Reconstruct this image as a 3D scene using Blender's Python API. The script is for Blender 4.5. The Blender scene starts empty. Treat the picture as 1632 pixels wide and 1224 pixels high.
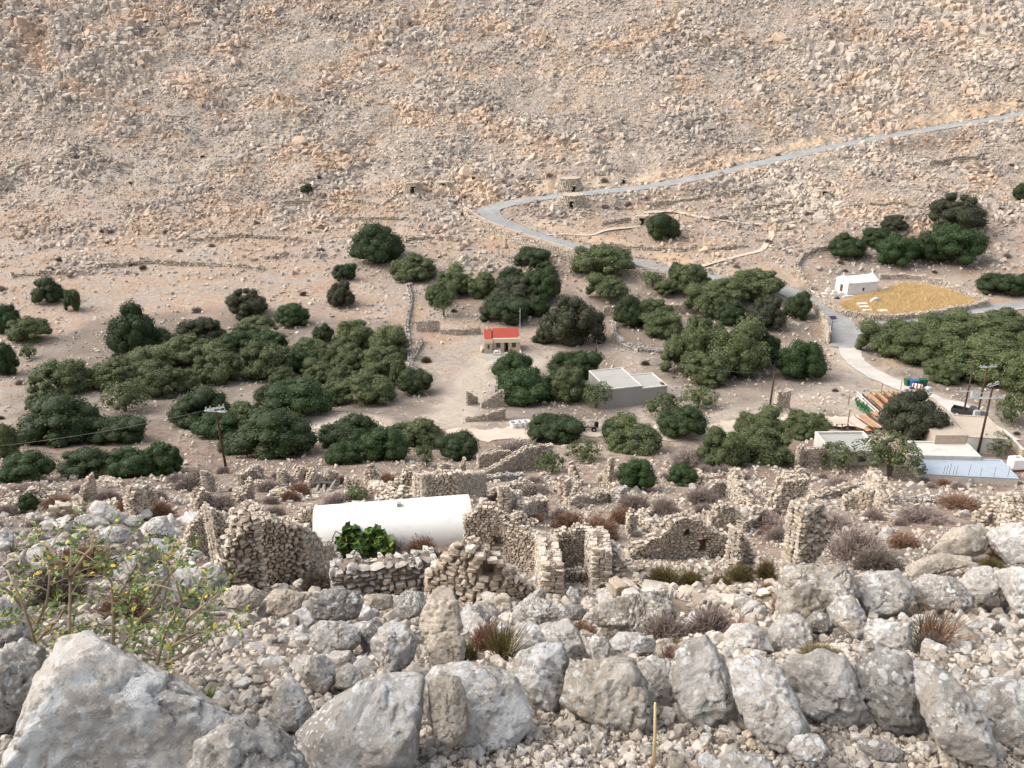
import bpy, bmesh, math, random
import numpy as np
from mathutils import Vector, Matrix
R_ = math.radians
random.seed(7); rng = np.random.default_rng(7)
S = bpy.context.scene; COL = S.collection

# ---------------- camera, light, exposure ----------------
PITCH = R_(22.0); FPX = 1385.0
cam = bpy.data.cameras.new('camera'); cam.sensor_width = 36; cam.lens = FPX / 1632 * 36
cam.clip_start = 0.05; cam.clip_end = 5000
camo = bpy.data.objects.new('camera', cam); COL.objects.link(camo)
camo.location = (0, 0, 0); camo.rotation_euler = (R_(90) - PITCH, 0, 0); S.camera = camo
W = bpy.data.worlds.new('World'); S.world = W; W.use_nodes = True
SUN_EL, SUN_AZ = R_(48), R_(-88)          # azimuth from +Y towards +X
sky = W.node_tree.nodes.new('ShaderNodeTexSky'); sky.sky_type = 'NISHITA'; sky.sun_disc = False
sky.sun_elevation = SUN_EL; sky.sun_rotation = SUN_AZ; sky.air_density = 1.0; sky.dust_density = 4.0; sky.ozone_density = 1.0
bg = W.node_tree.nodes['Background']; bg.inputs[1].default_value = 0.15
hs = W.node_tree.nodes.new('ShaderNodeHueSaturation'); hs.inputs['Saturation'].default_value = .45   # hazy evening sky
W.node_tree.links.new(sky.outputs[0], hs.inputs['Color']); W.node_tree.links.new(hs.outputs[0], bg.inputs[0])
sl = bpy.data.lights.new('sun', 'SUN'); sl.energy = 0.8; sl.angle = R_(60); sl.color = (1.0, 0.93, 0.84)
slo = bpy.data.objects.new('sun', sl); COL.objects.link(slo)
sd = Vector((math.sin(SUN_AZ) * math.cos(SUN_EL), math.cos(SUN_AZ) * math.cos(SUN_EL), math.sin(SUN_EL)))
slo.rotation_euler = sd.to_track_quat('Z', 'Y').to_euler()
S.view_settings.view_transform = 'Standard'; S.view_settings.look = 'None'
S.view_settings.exposure = 1.17; S.view_settings.gamma = 1

# ---------------- noise ----------------
def _h(ix, iy, iz, s):
    n = (ix.astype(np.int64) * 374761393 + iy.astype(np.int64) * 668265263 + iz.astype(np.int64) * 1274126177 + s * 974634777) & 0xffffffff
    n = ((n ^ (n >> 13)) * 1274126177) & 0xffffffff
    return ((n ^ (n >> 16)) & 0xffff) / 32767.5 - 1.0
def vn(x, y, z=None, s=0):
    x = np.asarray(x, float); y = np.asarray(y, float); z = np.zeros_like(x) if z is None else np.asarray(z, float)
    ix, iy, iz = np.floor(x), np.floor(y), np.floor(z); fx, fy, fz = x - ix, y - iy, z - iz
    fx = fx * fx * (3 - 2 * fx); fy = fy * fy * (3 - 2 * fy); fz = fz * fz * (3 - 2 * fz)
    def c(a, b, d): return _h(ix + a, iy + b, iz + d, s)
    def pl(d):
        return (c(0, 0, d) * (1 - fx) + c(1, 0, d) * fx) * (1 - fy) + (c(0, 1, d) * (1 - fx) + c(1, 1, d) * fx) * fy
    if not np.any(z): return pl(0)
    return pl(0) * (1 - fz) + pl(1) * fz
def fbm(x, y, z=None, o=4, s=0):
    t = 0; a = 1.0; n = 0
    for k in range(o):
        t = t + a * vn(x * 2 ** k + 17.3 * k, y * 2 ** k - 9.1 * k, None if z is None else z * 2 ** k + 3.7 * k, s + k); n += a; a *= .5
    return t / n
def ridge(x, y, o=3, s=0):
    t = 0; a = 1.0; n = 0
    for k in range(o):
        t = t + a * (1 - 2 * np.abs(vn(x * 2 ** k + 5.3 * k, y * 2 ** k, None, s + k))); n += a; a *= .5
    return t / n
def sst(a, b, x):
    t = np.clip((x - a) / (b - a), 0, 1); return t * t * (3 - 2 * t)

# ---------------- terrain ----------------
P0 = [(-60, 2), (-6, -2.2), (0, -2.5), (2.6, -2.62), (3.4, -2.95), (5, -4.15), (8, -6.15), (10, -7.5), (12, -9.3), (20, -15.5), (28, -20.3), (34, -23.7), (42, -27.6), (50, -30.9),
      (62, -35.5), (80, -43), (100, -49.5), (118, -54), (135, -57), (160, -59), (185, -60), (205, -58.5), (230, -54.5), (260, -48), (300, -38),
      (340, -26), (390, -9), (440, 12), (480, 32), (600, 90), (800, 170)]
PR = [(5, -4.1), (8, -5.85), (11, -7.45), (16, -10.05), (20, -14.5), (28, -20.3)]
PL = [(5, -4.0), (8, -5.9), (11, -7.3), (14, -8.95), (22, -13), (28, -18.5), (36, -24.0), (42, -27.6)]
def mix(side):
    a, b = side[0][0], side[-1][0]
    return [p for p in P0 if p[0] < a] + side + [p for p in P0 if p[0] > b]
def prof(P, h):
    h = np.asarray(h, float); a = np.array(P); k = np.linspace(-1, 1, 7) * 0.05
    return sum(np.interp(h * (1 + q) + q * .6, a[:, 0], a[:, 1]) for q in k) / 7
def zbase(x, y):
    s = x / (np.maximum(y, 0) + .8)
    wr = sst(.33, .42, s); wl = sst(.40, .50, -s)
    return prof(P0, y) * (1 - wr - wl) + prof(mix(PR), y) * wr + prof(mix(PL), y) * wl
NR, NC = 820, 560
dy = [-40., -25, -14, -8, -4, -2, -1, -.4]; h = 0.0
while h < 760: dy.append(h); h += max(.05, .0105 * h if h < 260 else .0085 * h)
YR = np.array(dy); NR = len(YR); SC = np.linspace(-1.3, 1.3, NC)
XW = .9 * np.maximum(YR, 0) + 8
GX = SC[None, :] * XW[:, None]; GY = np.repeat(YR[:, None], NC, 1)
GZ = zbase(GX, GY)
def Hs(x, y):
    x = np.asarray(x, float); y = np.asarray(y, float)
    j = np.clip(np.searchsorted(YR, y) - 1, 0, NR - 2); fy = np.clip((y - YR[j]) / (YR[j + 1] - YR[j]), 0, 1)
    def row(jj):
        u = np.clip((x / XW[jj] + 1.3) / 2.6 * (NC - 1), 0, NC - 1.001); i = u.astype(int); f = u - i
        return GZ[jj, i] * (1 - f) + GZ[jj, i + 1] * f
    return row(j) * (1 - fy) + row(j + 1) * fy
cP, sP = math.cos(PITCH), math.sin(PITCH)
def ray(px, py):
    a = (np.asarray(px, float) - 816) / FPX; b = -(np.asarray(py, float) - 612) / FPX
    return a, cP + b * sP, -sP + b * cP            # x, y, z of an unnormalised direction
def at_many(px, py):
    px = np.atleast_1d(np.asarray(px, float)); py = np.atleast_1d(np.asarray(py, float))
    a, b, c = ray(px, py); kx, kz = a / b, c / b
    Y = np.full(px.shape, 400.0); found = np.zeros(px.shape, bool); prev = np.full(px.shape, 1.0)
    j0 = int(np.searchsorted(YR, 1.2))
    for j in range(j0, NR):
        y = YR[j]; u = np.clip((kx * y / XW[j] + 1.3) / 2.6 * (NC - 1), 0, NC - 1.001); i = u.astype(int); f = u - i
        d = kz * y - (GZ[j, i] * (1 - f) + GZ[j, i + 1] * f)
        hit = (d <= 0) & ~found
        if hit.any():
            y0 = YR[j - 1]; t = np.where(hit, prev / np.maximum(prev - d, 1e-9), 0); Y = np.where(hit, y0 + (y - y0) * np.clip(t, 0, 1), Y); found |= hit
        prev = d
        if found.all(): break
    X = kx * Y
    return np.stack([X, Y, Hs(X, Y)], -1)
def at(px, py): return Vector(at_many([px], [py])[0])
def z_at(px, py, Y):
    a, b, c = ray(px, py); return float(c / b * Y)
def mpp(p): return (p[1] * cP - p[2] * sP) / FPX     # metres per photo pixel at a world point

def smooth_poly(pts, n=8):
    P = [np.array(p, float) for p in pts]; P = [2 * P[0] - P[1]] + P + [2 * P[-1] - P[-2]]; out = []
    for i in range(1, len(P) - 2):
        for k in range(n):
            t = k / n; a, b, c, d = P[i - 1:i + 3]
            out.append(.5 * ((2 * b) + (-a + c) * t + (2 * a - 5 * b + 4 * c - d) * t * t + (-a + 3 * b - 3 * c + d) * t ** 3))
    out.append(P[-2]); return np.array(out)
ROADS = {   # photo pixels of the centre line, width in metres
 'upper': ([(1760,158),(1632,182),(1540,197),(1440,214),(1340,232),(1240,254),(1140,278),(1060,294),(1000,302),(940,308),(880,314),(830,321),(795,329),(778,337),(790,350),(830,368),(880,384),(930,398),(990,414),(1050,429),(1120,442),(1190,452),(1250,463),(1290,482),(1325,507),(1350,530),(1352,556)], 5.6),
 'east': ([(1345,533),(1385,523),(1450,513),(1540,498),(1632,487),(1760,478)], 5.0),
 'lane': ([(1352,552),(1362,575),(1395,598),(1440,618),(1490,640),(1540,664),(1600,700)], 5.0),
 'valley': ([(480,672),(560,678),(640,690),(720,694),(800,692),(900,689),(980,688),(1060,690),(1130,688),(1200,672),(1280,668),(1340,672),(1400,668),(1460,650)], 5.0),
 'track': ([(690,690),(712,655),(730,625),(752,600),(772,574)], 3.0),
}
RW = {k: at_many(*smooth_poly(p, 6).T) for k, (p, w) in ROADS.items()}
for k in RW:
    z = RW[k][:, 2].copy()
    for _ in range(14): z[1:-1] = (z[:-2] + z[1:-1] * 2 + z[2:]) / 4
    RW[k][:, 2] = z
def seg_dist(P, x, y):
    best = np.full(x.shape, 1e9); bz = np.zeros(x.shape)
    for a, b in zip(P[:-1], P[1:]):
        d = b[:2] - a[:2]; L = d @ d + 1e-9
        t = np.clip(((x - a[0]) * d[0] + (y - a[1]) * d[1]) / L, 0, 1)
        q = np.hypot(x - a[0] - t * d[0], y - a[1] - t * d[1]); z = a[2] + t * (b[2] - a[2]); m = q < best
        best = np.where(m, q, best); bz = np.where(m, z, bz)
    return best, bz
# relief
x, y = GX, GY
hill = sst(215, 300, y); ruin = sst(16, 40, y) * (1 - sst(100, 125, y)); near = sst(3.6, 7, y) * (1 - sst(20, 35, y))
rel = hill * (fbm(x / 55, y / 55, o=4, s=3) * 4.6 + ridge(x / 21 + fbm(x / 30, y / 30, s=9), y / 34, 3, 11) * 2.6 + ridge(x / 8, y / 13, 2, 21) * .8)
cl = np.exp(-((x + 215) / 60) ** 2 - ((y - 400) / 50) ** 2) + .8 * np.exp(-((x - 165) / 45) ** 2 - ((y - 370) / 45) ** 2)
rel += cl * ridge((x + y * .35) / 9, y / 40, 3, 31) * 7.0
terr = sst(190, 212, y) * (1 - sst(285, 310, y))
ph = (y + fbm(x / 26, y / 60, o=3, s=5) * 9) / 9.5; fr = ph - np.floor(ph)
bed = (y + x * .35 + fbm(x / 30, y / 30, o=3, s=8) * 14) / 6.5; bed = bed - np.floor(bed); rel += hill * (sst(.55, .95, bed) - bed) * 2.2 * np.clip(.6 + fbm(x / 40, y / 40, o=2, s=6), 0, 1)
rel += terr * ((sst(.62, .95, fr)) - fr) * 1.3
rel += sst(118, 140, y) * (1 - hill) * fbm(x / 18, y / 18, o=4, s=41) * .55
rel += ruin * (fbm(x / 9, y / 9, o=4, s=51) * .7)
rel += near * fbm(x / 2.6, y / 2.6, o=4, s=61) * .28
rel += (1 - sst(3, 5, y)) * fbm(x / .8, y / .8, o=3, s=71) * .035
GZ = GZ + rel
DR = np.full(GX.shape, 1e9); MT = np.full(GX.shape, 1e9)
for k, P in RW.items():
    w = ROADS[k][1]; d, z = seg_dist(P, GX, GY); f = 1 - sst(w * .5 + .8, w * .5 + 6, d)
    GZ = GZ * (1 - f) + (z - .03) * f
    if k in ('upper', 'east'): DR = np.minimum(DR, d)
    else: MT = np.minimum(MT, d - w * .5)
PADS = [(797,560,7,5), (1012,640,9,7), (1366,466,8,6), (1450,483,14,12), (1410,660,9,8), (1545,672,7,5), (1550,745,10,8), (1355,735,6,4), (630,868,7,5)]
for px, py, r, e in PADS:
    c = at(px, py); f = 1 - sst(r, r + e, np.hypot(GX - c.x, (GY - c.y)))
    GZ = GZ * (1 - f) + c.z * f

# ---------------- mesh helpers ----------------
def mesh_np(name, V, F, mats=(), smooth=False, attr=None):
    V = np.asarray(V, np.float32); F = np.asarray(F, np.int32); n = F.shape[1]
    me = bpy.data.meshes.new(name); me.vertices.add(len(V)); me.vertices.foreach_set('co', V.ravel())
    me.loops.add(F.size); me.loops.foreach_set('vertex_index', F.ravel())
    me.polygons.add(len(F)); me.polygons.foreach_set('loop_start', np.arange(0, F.size, n, dtype=np.int32))
    me.polygons.foreach_set('use_smooth', np.full(len(F), smooth))
    for k, v in (attr or {}).items():
        a = me.attributes.new(k, 'FLOAT', 'POINT'); a.data.foreach_set('value', np.asarray(v, np.float32))
    for m in mats: me.materials.append(m)
    me.update(calc_edges=True); return me
def link(name, me, parent=None, label=None, cat=None, group=None, kind=None):
    o = bpy.data.objects.new(name, me); COL.objects.link(o)
    if parent is not None: o.parent = parent
    return tag(o, label, cat, group, kind)
def tag(o, label=None, cat=None, group=None, kind=None):
    for k, v in (('label', label), ('category', cat), ('group', group), ('kind', kind)):
        if v: o[k] = v
    return o
def thing(name, label, cat, loc=(0, 0, 0), rz=0, group=None):
    o = bpy.data.objects.new(name, None); COL.objects.link(o); o.location = loc; o.rotation_euler = (0, 0, rz); o.empty_display_size = .2
    return tag(o, label, cat, group)
def copy_tree(o, parent=None):
    c = o.copy(); COL.objects.link(c); c.parent = parent
    for ch in [q for q in o.children]: copy_tree(ch, c)
    return c
class MB:
    def __init__(s): s.bm = bmesh.new()
    def box(s, x0, x1, y0, y1, z0, z1, bev=0, rot=None):
        g = bmesh.ops.create_cube(s.bm, size=1)['verts']
        for v in g: v.co = Vector((x0 + (v.co.x + .5) * (x1 - x0), y0 + (v.co.y + .5) * (y1 - y0), z0 + (v.co.z + .5) * (z1 - z0)))
        if rot: bmesh.ops.transform(s.bm, matrix=rot, verts=g)
        if bev: bmesh.ops.bevel(s.bm, geom=list({e for v in g for e in v.link_edges}), offset=bev, segments=2, affect='EDGES')
        return s
    def tube(s, pts, rad, n=8, cap=True):
        pts = [Vector(p) for p in pts]; rings = []
        if not hasattr(rad, '__len__'): rad = [rad] * len(pts)
        for i, p in enumerate(pts):
            d = (pts[min(i + 1, len(pts) - 1)] - pts[max(i - 1, 0)]).normalized()
            u = d.cross(Vector((0, 0, 1)) if abs(d.z) < .9 else Vector((1, 0, 0))).normalized(); w = d.cross(u)
            rings.append([s.bm.verts.new(p + (u * math.cos(2 * math.pi * k / n) + w * math.sin(2 * math.pi * k / n)) * rad[i]) for k in range(n)])
        for a, b in zip(rings[:-1], rings[1:]):
            for k in range(n): s.bm.faces.new((a[k], a[(k + 1) % n], b[(k + 1) % n], b[k]))
        if cap:
            s.bm.faces.new(rings[0][::-1]); s.bm.faces.new(rings[-1])
        return s
    def prism(s, poly, h0, h1):       # poly of (x,y)
        a = [s.bm.verts.new((p[0], p[1], h0)) for p in poly]; b = [s.bm.verts.new((p[0], p[1], h1)) for p in poly]
        s.bm.faces.new(a[::-1]); s.bm.faces.new(b)
        for k in range(len(a)): s.bm.faces.new((a[k], a[(k + 1) % len(a)], b[(k + 1) % len(a)], b[k]))
        return s
    def face(s, pts): s.bm.faces.new([s.bm.verts.new(p) for p in pts]); return s
    def build(s, name, mat, parent=None, smooth=False, **kw):
        bmesh.ops.recalc_face_normals(s.bm, faces=s.bm.faces)
        me = bpy.data.meshes.new(name); s.bm.to_mesh(me); s.bm.free(); me.materials.append(mat)
        if smooth: me.polygons.foreach_set('use_smooth', [True] * len(me.polygons))
        return link(name, me, parent, **kw)

# ---------------- materials ----------------
class NT:
    def __init__(s, name):
        s.m = bpy.data.materials.new(name); s.m.use_nodes = True; s.t = s.m.node_tree; s.b = s.t.nodes['Principled BSDF']
        s.b.inputs['Roughness'].default_value = .9; s.b.inputs['Specular IOR Level'].default_value = .15
    def n(s, typ, **kw):
        q = s.t.nodes.new(typ)
        for k, v in kw.items():
            if k.startswith('_'): setattr(q, k[1:], v)
            else: s.put(q, k.replace('_', ' '), v)
        return q
    def put(s, q, i, v):
        i = q.inputs[i]
        if isinstance(v, bpy.types.NodeSocket): s.t.links.new(v, i)
        elif v is not None: i.default_value = v
    def pos(s): return s.n('ShaderNodeNewGeometry').outputs['Position']
    def loc(s): return s.n('ShaderNodeTexCoord').outputs['Object']
    def orand(s): return s.n('ShaderNodeObjectInfo').outputs['Random']
    def attr(s, a): return s.n('ShaderNodeAttribute', _attribute_name=a).outputs['Fac']
    def noise(s, vec, sc, det=4, rough=.6, dist=0):
        q = s.n('ShaderNodeTexNoise'); s.put(q, 'Vector', vec); s.put(q, 'Scale', sc); s.put(q, 'Detail', det); s.put(q, 'Roughness', rough); s.put(q, 'Distortion', dist); return q.outputs['Fac']
    def vor(s, vec, sc, feat='F1', out='Distance'):
        q = s.n('ShaderNodeTexVoronoi', _feature=feat); s.put(q, 'Vector', vec); s.put(q, 'Scale', sc); return q.outputs[out]
    def ramp(s, f, stops):
        q = s.n('ShaderNodeValToRGB'); s.put(q, 0, f); e = q.color_ramp.elements
        while len(e) < len(stops): e.new(.5)
        for i, (p, c) in enumerate(stops):
            e[i].position = p; e[i].color = (c, c, c, 1) if not hasattr(c, '__len__') else (*c, 1)
        return q.outputs[0]
    def mix(s, f, a, b, mode='MIX'):
        q = s.n('ShaderNodeMix', _data_type='RGBA', _blend_type=mode); s.put(q, 0, f)
        for i, v in ((6, a), (7, b)):
            s.put(q, i, (*v, 1) if isinstance(v, (tuple, list)) and len(v) == 3 else v)
        return q.outputs[2]
    def math(s, op, a, b=0.0):
        q = s.n('ShaderNodeMath', _operation=op); s.put(q, 0, a); s.put(q, 1, b); return q.outputs[0]
    def bump(s, hgt, st, dist=1.0, nrm=None):
        q = s.n('ShaderNodeBump'); s.put(q, 'Height', hgt); s.put(q, 'Strength', st); s.put(q, 'Distance', dist)
        if nrm is not None: s.put(q, 'Normal', nrm)
        return q.outputs[0]
    def done(s, col, nrm=None, rough=None):
        s.put(s.b, 'Base Color', (*col, 1) if isinstance(col, (tuple, list)) and len(col) == 3 else col)
        if nrm is not None: s.put(s.b, 'Normal', nrm)
        if rough is not None: s.put(s.b, 'Roughness', rough)
        return s.m
def val(v): return (v, v, v)
def simple(name, col, rough=.8, var=.12, sc=1.5, spec=.2, bmp=0.0, metal=0):
    t = NT(name); p = t.pos(); f = t.noise(p, sc, 5, .65)
    a = tuple(c * (1 - var) for c in col); b = tuple(min(1, c * (1 + var)) for c in col)
    t.b.inputs['Specular IOR Level'].default_value = spec; t.b.inputs['Metallic'].default_value = metal
    return t.done(t.mix(t.ramp(f, [(.3, 0), (.7, 1)]), a, b), t.bump(t.noise(p, sc * 12, 3), bmp, .02) if bmp else None, rough)

def m_ground():
    t = NT('ground'); p = t.pos()
    soil = t.mix(t.ramp(t.noise(p, .07, 7, .75), [(.42, 0), (.60, 1)]), (.33, .25, .185), (.40, .24, .145))
    gry = t.mix(t.ramp(t.noise(p, .6, 5, .7), [(.35, 0), (.65, 1)]), (.33, .275, .22), (.48, .395, .31))
    rock = t.attr('rocky'); nz = t.noise(p, .16, 8, .72)
    f = t.ramp(t.math('ADD', t.math('MULTIPLY', rock, .5), t.math('MULTIPLY', nz, .9)), [(.44, 0), (.62, 1)])
    c = t.mix(f, soil, gry)
    c = t.mix(t.math('MULTIPLY', t.attr('crag'), .75), c, t.mix(t.ramp(t.noise(p, .11, 7, .75), [(.5, 0), (.62, 1)]), (.27, .215, .165), (.46, .27, .15)))  # shade of gaps between hill rocks painted in, with orange soil bands
    sp = t.ramp(t.vor(p, 1.4, 'F1'), [(.18, 1), (.42, 0)])      # scattered pale chips
    c = t.mix(t.math('MULTIPLY', sp, .5), c, (.56, .50, .42))
    c = t.mix(t.math('MULTIPLY', t.ramp(t.noise(p, 2.0, 7, .85), [(.49, 0), (.57, 1)]), .55), c, (.20, .155, .12))
    c = t.mix(t.math('MULTIPLY', t.ramp(t.noise(p, .13, 7, .75, .6), [(.47, 0), (.60, 1)]), .62), c, (.31, .275, .25))
    c = t.mix(t.math('MULTIPLY', t.ramp(t.noise(p, .9, 8, .85), [(.50, 0), (.57, 1)]), .55), c, (.46, .41, .35))
    lit = t.attr('litter_shade')  # leaf litter and dark soil, with grove and crevice shade painted in
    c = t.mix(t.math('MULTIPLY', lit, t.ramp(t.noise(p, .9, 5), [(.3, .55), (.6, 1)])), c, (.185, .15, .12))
    tr = t.attr('track')
    c = t.mix(tr, c, t.mix(t.noise(p, .8, 6, .7), (.42, .345, .27), (.56, .48, .395)))
    dr = t.attr('dry')
    c = t.mix(t.math('MULTIPLY', dr, t.ramp(t.noise(p, .45, 5, .7), [(.42, 0), (.58, 1)])), c, (.30, .205, .15))
    ci = t.attr('cut')
    c = t.mix(t.math('MULTIPLY', ci, t.ramp(t.noise(p, .35, 4), [(.35, .3), (.6, 1)])), c, (.66, .44, .25))
    b0 = t.bump(t.vor(p, .55), t.math('MULTIPLY', rock, .9), 1.1); b1 = t.bump(t.noise(p, 1.1, 8, .75), .9, .6, b0); b2 = t.bump(t.noise(p, 9, 5, .7), .6, .06, b1)
    return t.done(c, b2, .95)
def m_hill():      # rock pieces far away; attribute rnd per piece
    t = NT('hill_rock'); p = t.pos(); r = t.attr('rnd')
    c = t.ramp(r, [(0, (.24, .205, .175)), (.2, (.37, .315, .26)), (.55, (.49, .415, .34)), (.82, (.57, .485, .395)), (1, (.55, .43, .31))])
    c = t.mix(t.ramp(t.noise(p, .5, 6, .7), [(.42, 0), (.68, .7)]), c, (.30, .265, .235))
    c = t.mix(t.ramp(t.noise(p, .05, 4, .6), [(.48, 0), (.62, .6)]), c, (.54, .37, .24))
    return t.done(c, t.bump(t.noise(p, 3.5, 6, .7), .8, .25), .95)
def m_stone(name, warm, sc=1.0, lich=.5, by='rnd'):
    t = NT(name); p = t.pos(); r = t.attr('rnd') if by == 'rnd' else t.orand()
    cool = t.ramp(r, [(0, (.26, .245, .23)), (.3, (.38, .36, .335)), (.7, (.49, .465, .43)), (1, (.56, .49, .41))])
    wm = t.ramp(r, [(0, (.35, .26, .175)), (.3, (.52, .405, .285)), (.65, (.64, .525, .39)), (1, (.73, .65, .53))])
    c = t.mix(warm, cool, wm)
    c = t.mix(t.ramp(t.noise(p, 2.2 * sc, 7, .7, .4), [(.38, 0), (.66, 1)]), c, t.mix(.65, c, (.21, .19, .165)))
    c = t.mix(t.ramp(t.noise(p, 1.3 * sc, 5, .6), [(.55, 0), (.75, .6)]), c, (.56, .42, .28))
    n1 = t.noise(p, 5.5 * sc, 9, .72, .8)
    c = t.mix(t.math('MULTIPLY', t.ramp(n1, [(.53, 0), (.60, 1)]), lich), c, (.66, .665, .66))
    n2 = t.noise(p, 26 * sc, 4, .7)
    c = t.mix(t.ramp(n2, [(.30, .6), (.42, 0)]), c, (.13, .12, .11))
    b = t.bump(t.noise(p, 7 * sc, 8, .7), .8, .07 / sc); b = t.bump(n2, .45, .012 / sc, b)
    return t.done(c, b, .92)
def m_boulder(name, tone, warm, lich, dark, sheet_=.25):
    t = NT(name); p = t.pos(); r = t.orand()
    p = t.n('ShaderNodeVectorMath', _operation='ADD'); t.put(p, 0, t.pos()); q = t.n('ShaderNodeCombineXYZ'); t.put(q, 0, t.math('MULTIPLY', r, 31.0)); t.put(p, 1, q.outputs[0]); p = p.outputs[0]
    base = tuple(tone * k for k in ((1.10, 1.0, .885) if not warm else (1.10, .95, .76)))
    c = t.mix(t.ramp(t.noise(p, 2.4, 8, .68, .5), [(.34, 0), (.62, 1)]), tuple(k * 1.12 for k in base), tuple(k * .62 for k in base))
    c = t.mix(t.ramp(t.noise(p, 1.6, 6, .65, .6), [(.55, 0), (.70, .6)]), c, (.50, .39, .27))
    gr = t.noise(p, 34, 6, .75); c = t.mix(t.ramp(gr, [(.34, .75), (.47, 0)]), c, tuple(k * .38 for k in base))
    # crusty pale lichen in rounded blots of several sizes
    w = t.noise(p, 9, 4, .6); wv = t.n('ShaderNodeVectorMath', _operation='ADD'); t.put(wv, 0, p)
    nz = t.n('ShaderNodeTexNoise'); t.put(nz, 'Vector', p); t.put(nz, 'Scale', 18); t.put(nz, 'Detail', 4)
    sc = t.n('ShaderNodeVectorMath', _operation='SCALE'); t.put(sc, 0, nz.outputs['Color']); t.put(sc, 'Scale', .03); t.put(wv, 1, sc.outputs[0]); wv = wv.outputs[0]
    zone = t.ramp(t.noise(p, 3.1, 5, .6), [(.38, .2), (.56, 1)])
    bl = t.math('MAXIMUM', t.ramp(t.vor(wv, 17), [(.30, 1), (.37, 0)]), t.ramp(t.vor(wv, 34), [(.26, 1), (.34, 0)]))
    bl = t.math('MAXIMUM', bl, t.ramp(t.vor(wv, 9), [(.20, 1), (.24, 0)])); bl = t.math('MULTIPLY', bl, t.ramp(w, [(.36, .0), (.46, 1)]))
    sheet = t.ramp(t.noise(p, 5.2, 9, .74, .5), [(.505, 0), (.545, 1)])
    lf = t.math('MULTIPLY', t.math('MAXIMUM', t.math('MULTIPLY', bl, zone), t.math('MULTIPLY', sheet, sheet_)), lich)
    # lichen prefers the faces turned to the sky
    nz = t.n('ShaderNodeSeparateXYZ'); t.put(nz, 0, t.n('ShaderNodeNewGeometry').outputs['Normal'])
    lf = t.math('MULTIPLY', lf, t.ramp(nz.outputs[2], [(-.1, .6), (.6, 1)]))
    c = t.mix(lf, c, t.mix(t.noise(p, 40, 3), (.66, .655, .63), (.83, .83, .80)))
    blk = t.ramp(t.noise(p, 4.1, 9, .8, .3), [(.60, 0), (.655, 1)])
    c = t.mix(t.math('MULTIPLY', blk, dark), c, (.075, .07, .065))
    b = t.bump(t.noise(p, 6, 9, .72), .9, .09); b = t.bump(gr, .9, .016, b); b = t.bump(t.noise(p, 15, 8, .8), .7, .03, b); b = t.bump(lf, .3, .006, b)
    pit = t.ramp(t.vor(wv, 55), [(.05, 0), (.25, 1)]); b = t.bump(pit, .6, .010, b)
    return t.done(c, b, .92)
def m_leaf(name, dark, light, trans=.12, yellow=None):
    t = NT(name); r = t.attr('rnd'); o = t.orand()
    c = t.mix(t.ramp(r, [(0, 0), (1, 1)]), dark, light)
    c = t.mix(t.math('MULTIPLY', o, .35), c, tuple(k * .62 for k in dark))
    if yellow: c = t.mix(t.ramp(r, [(.88, 0), (.95, 1)]), c, yellow)
    t.b.inputs['Subsurface Weight'].default_value = 0
    t.b.inputs['Specular IOR Level'].default_value = .25
    return t.done(c, None, .65)
def m_plaster(name, col, stain=(.35, .33, .30), amt=.35, sc=.8):
    t = NT(name); p = t.pos()
    c = t.mix(t.math('MULTIPLY', t.ramp(t.noise(p, sc, 7, .7), [(.48, 0), (.72, 1)]), amt), col, stain)
    c = t.mix(t.math('MULTIPLY', t.ramp(t.noise(p, sc * 7, 5, .7), [(.5, 0), (.7, 1)]), amt * .5), c, tuple(k * .8 for k in col))
    return t.done(c, t.bump(t.noise(p, 7, 6), .25, .03), .85)
def m_road(name, a, b, crack=.3):
    t = NT(name); p = t.pos(); c = t.mix(t.ramp(t.noise(p, .25, 7, .7), [(.35, 0), (.65, 1)]), a, b)
    c = t.mix(t.ramp(t.vor(p, .22, 'DISTANCE_TO_EDGE'), [(.004, crack), (.02, 0)]), c, tuple(k * .55 for k in a))
    return t.done(c, t.bump(t.noise(p, 14, 4), .3, .02), .9)
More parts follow.
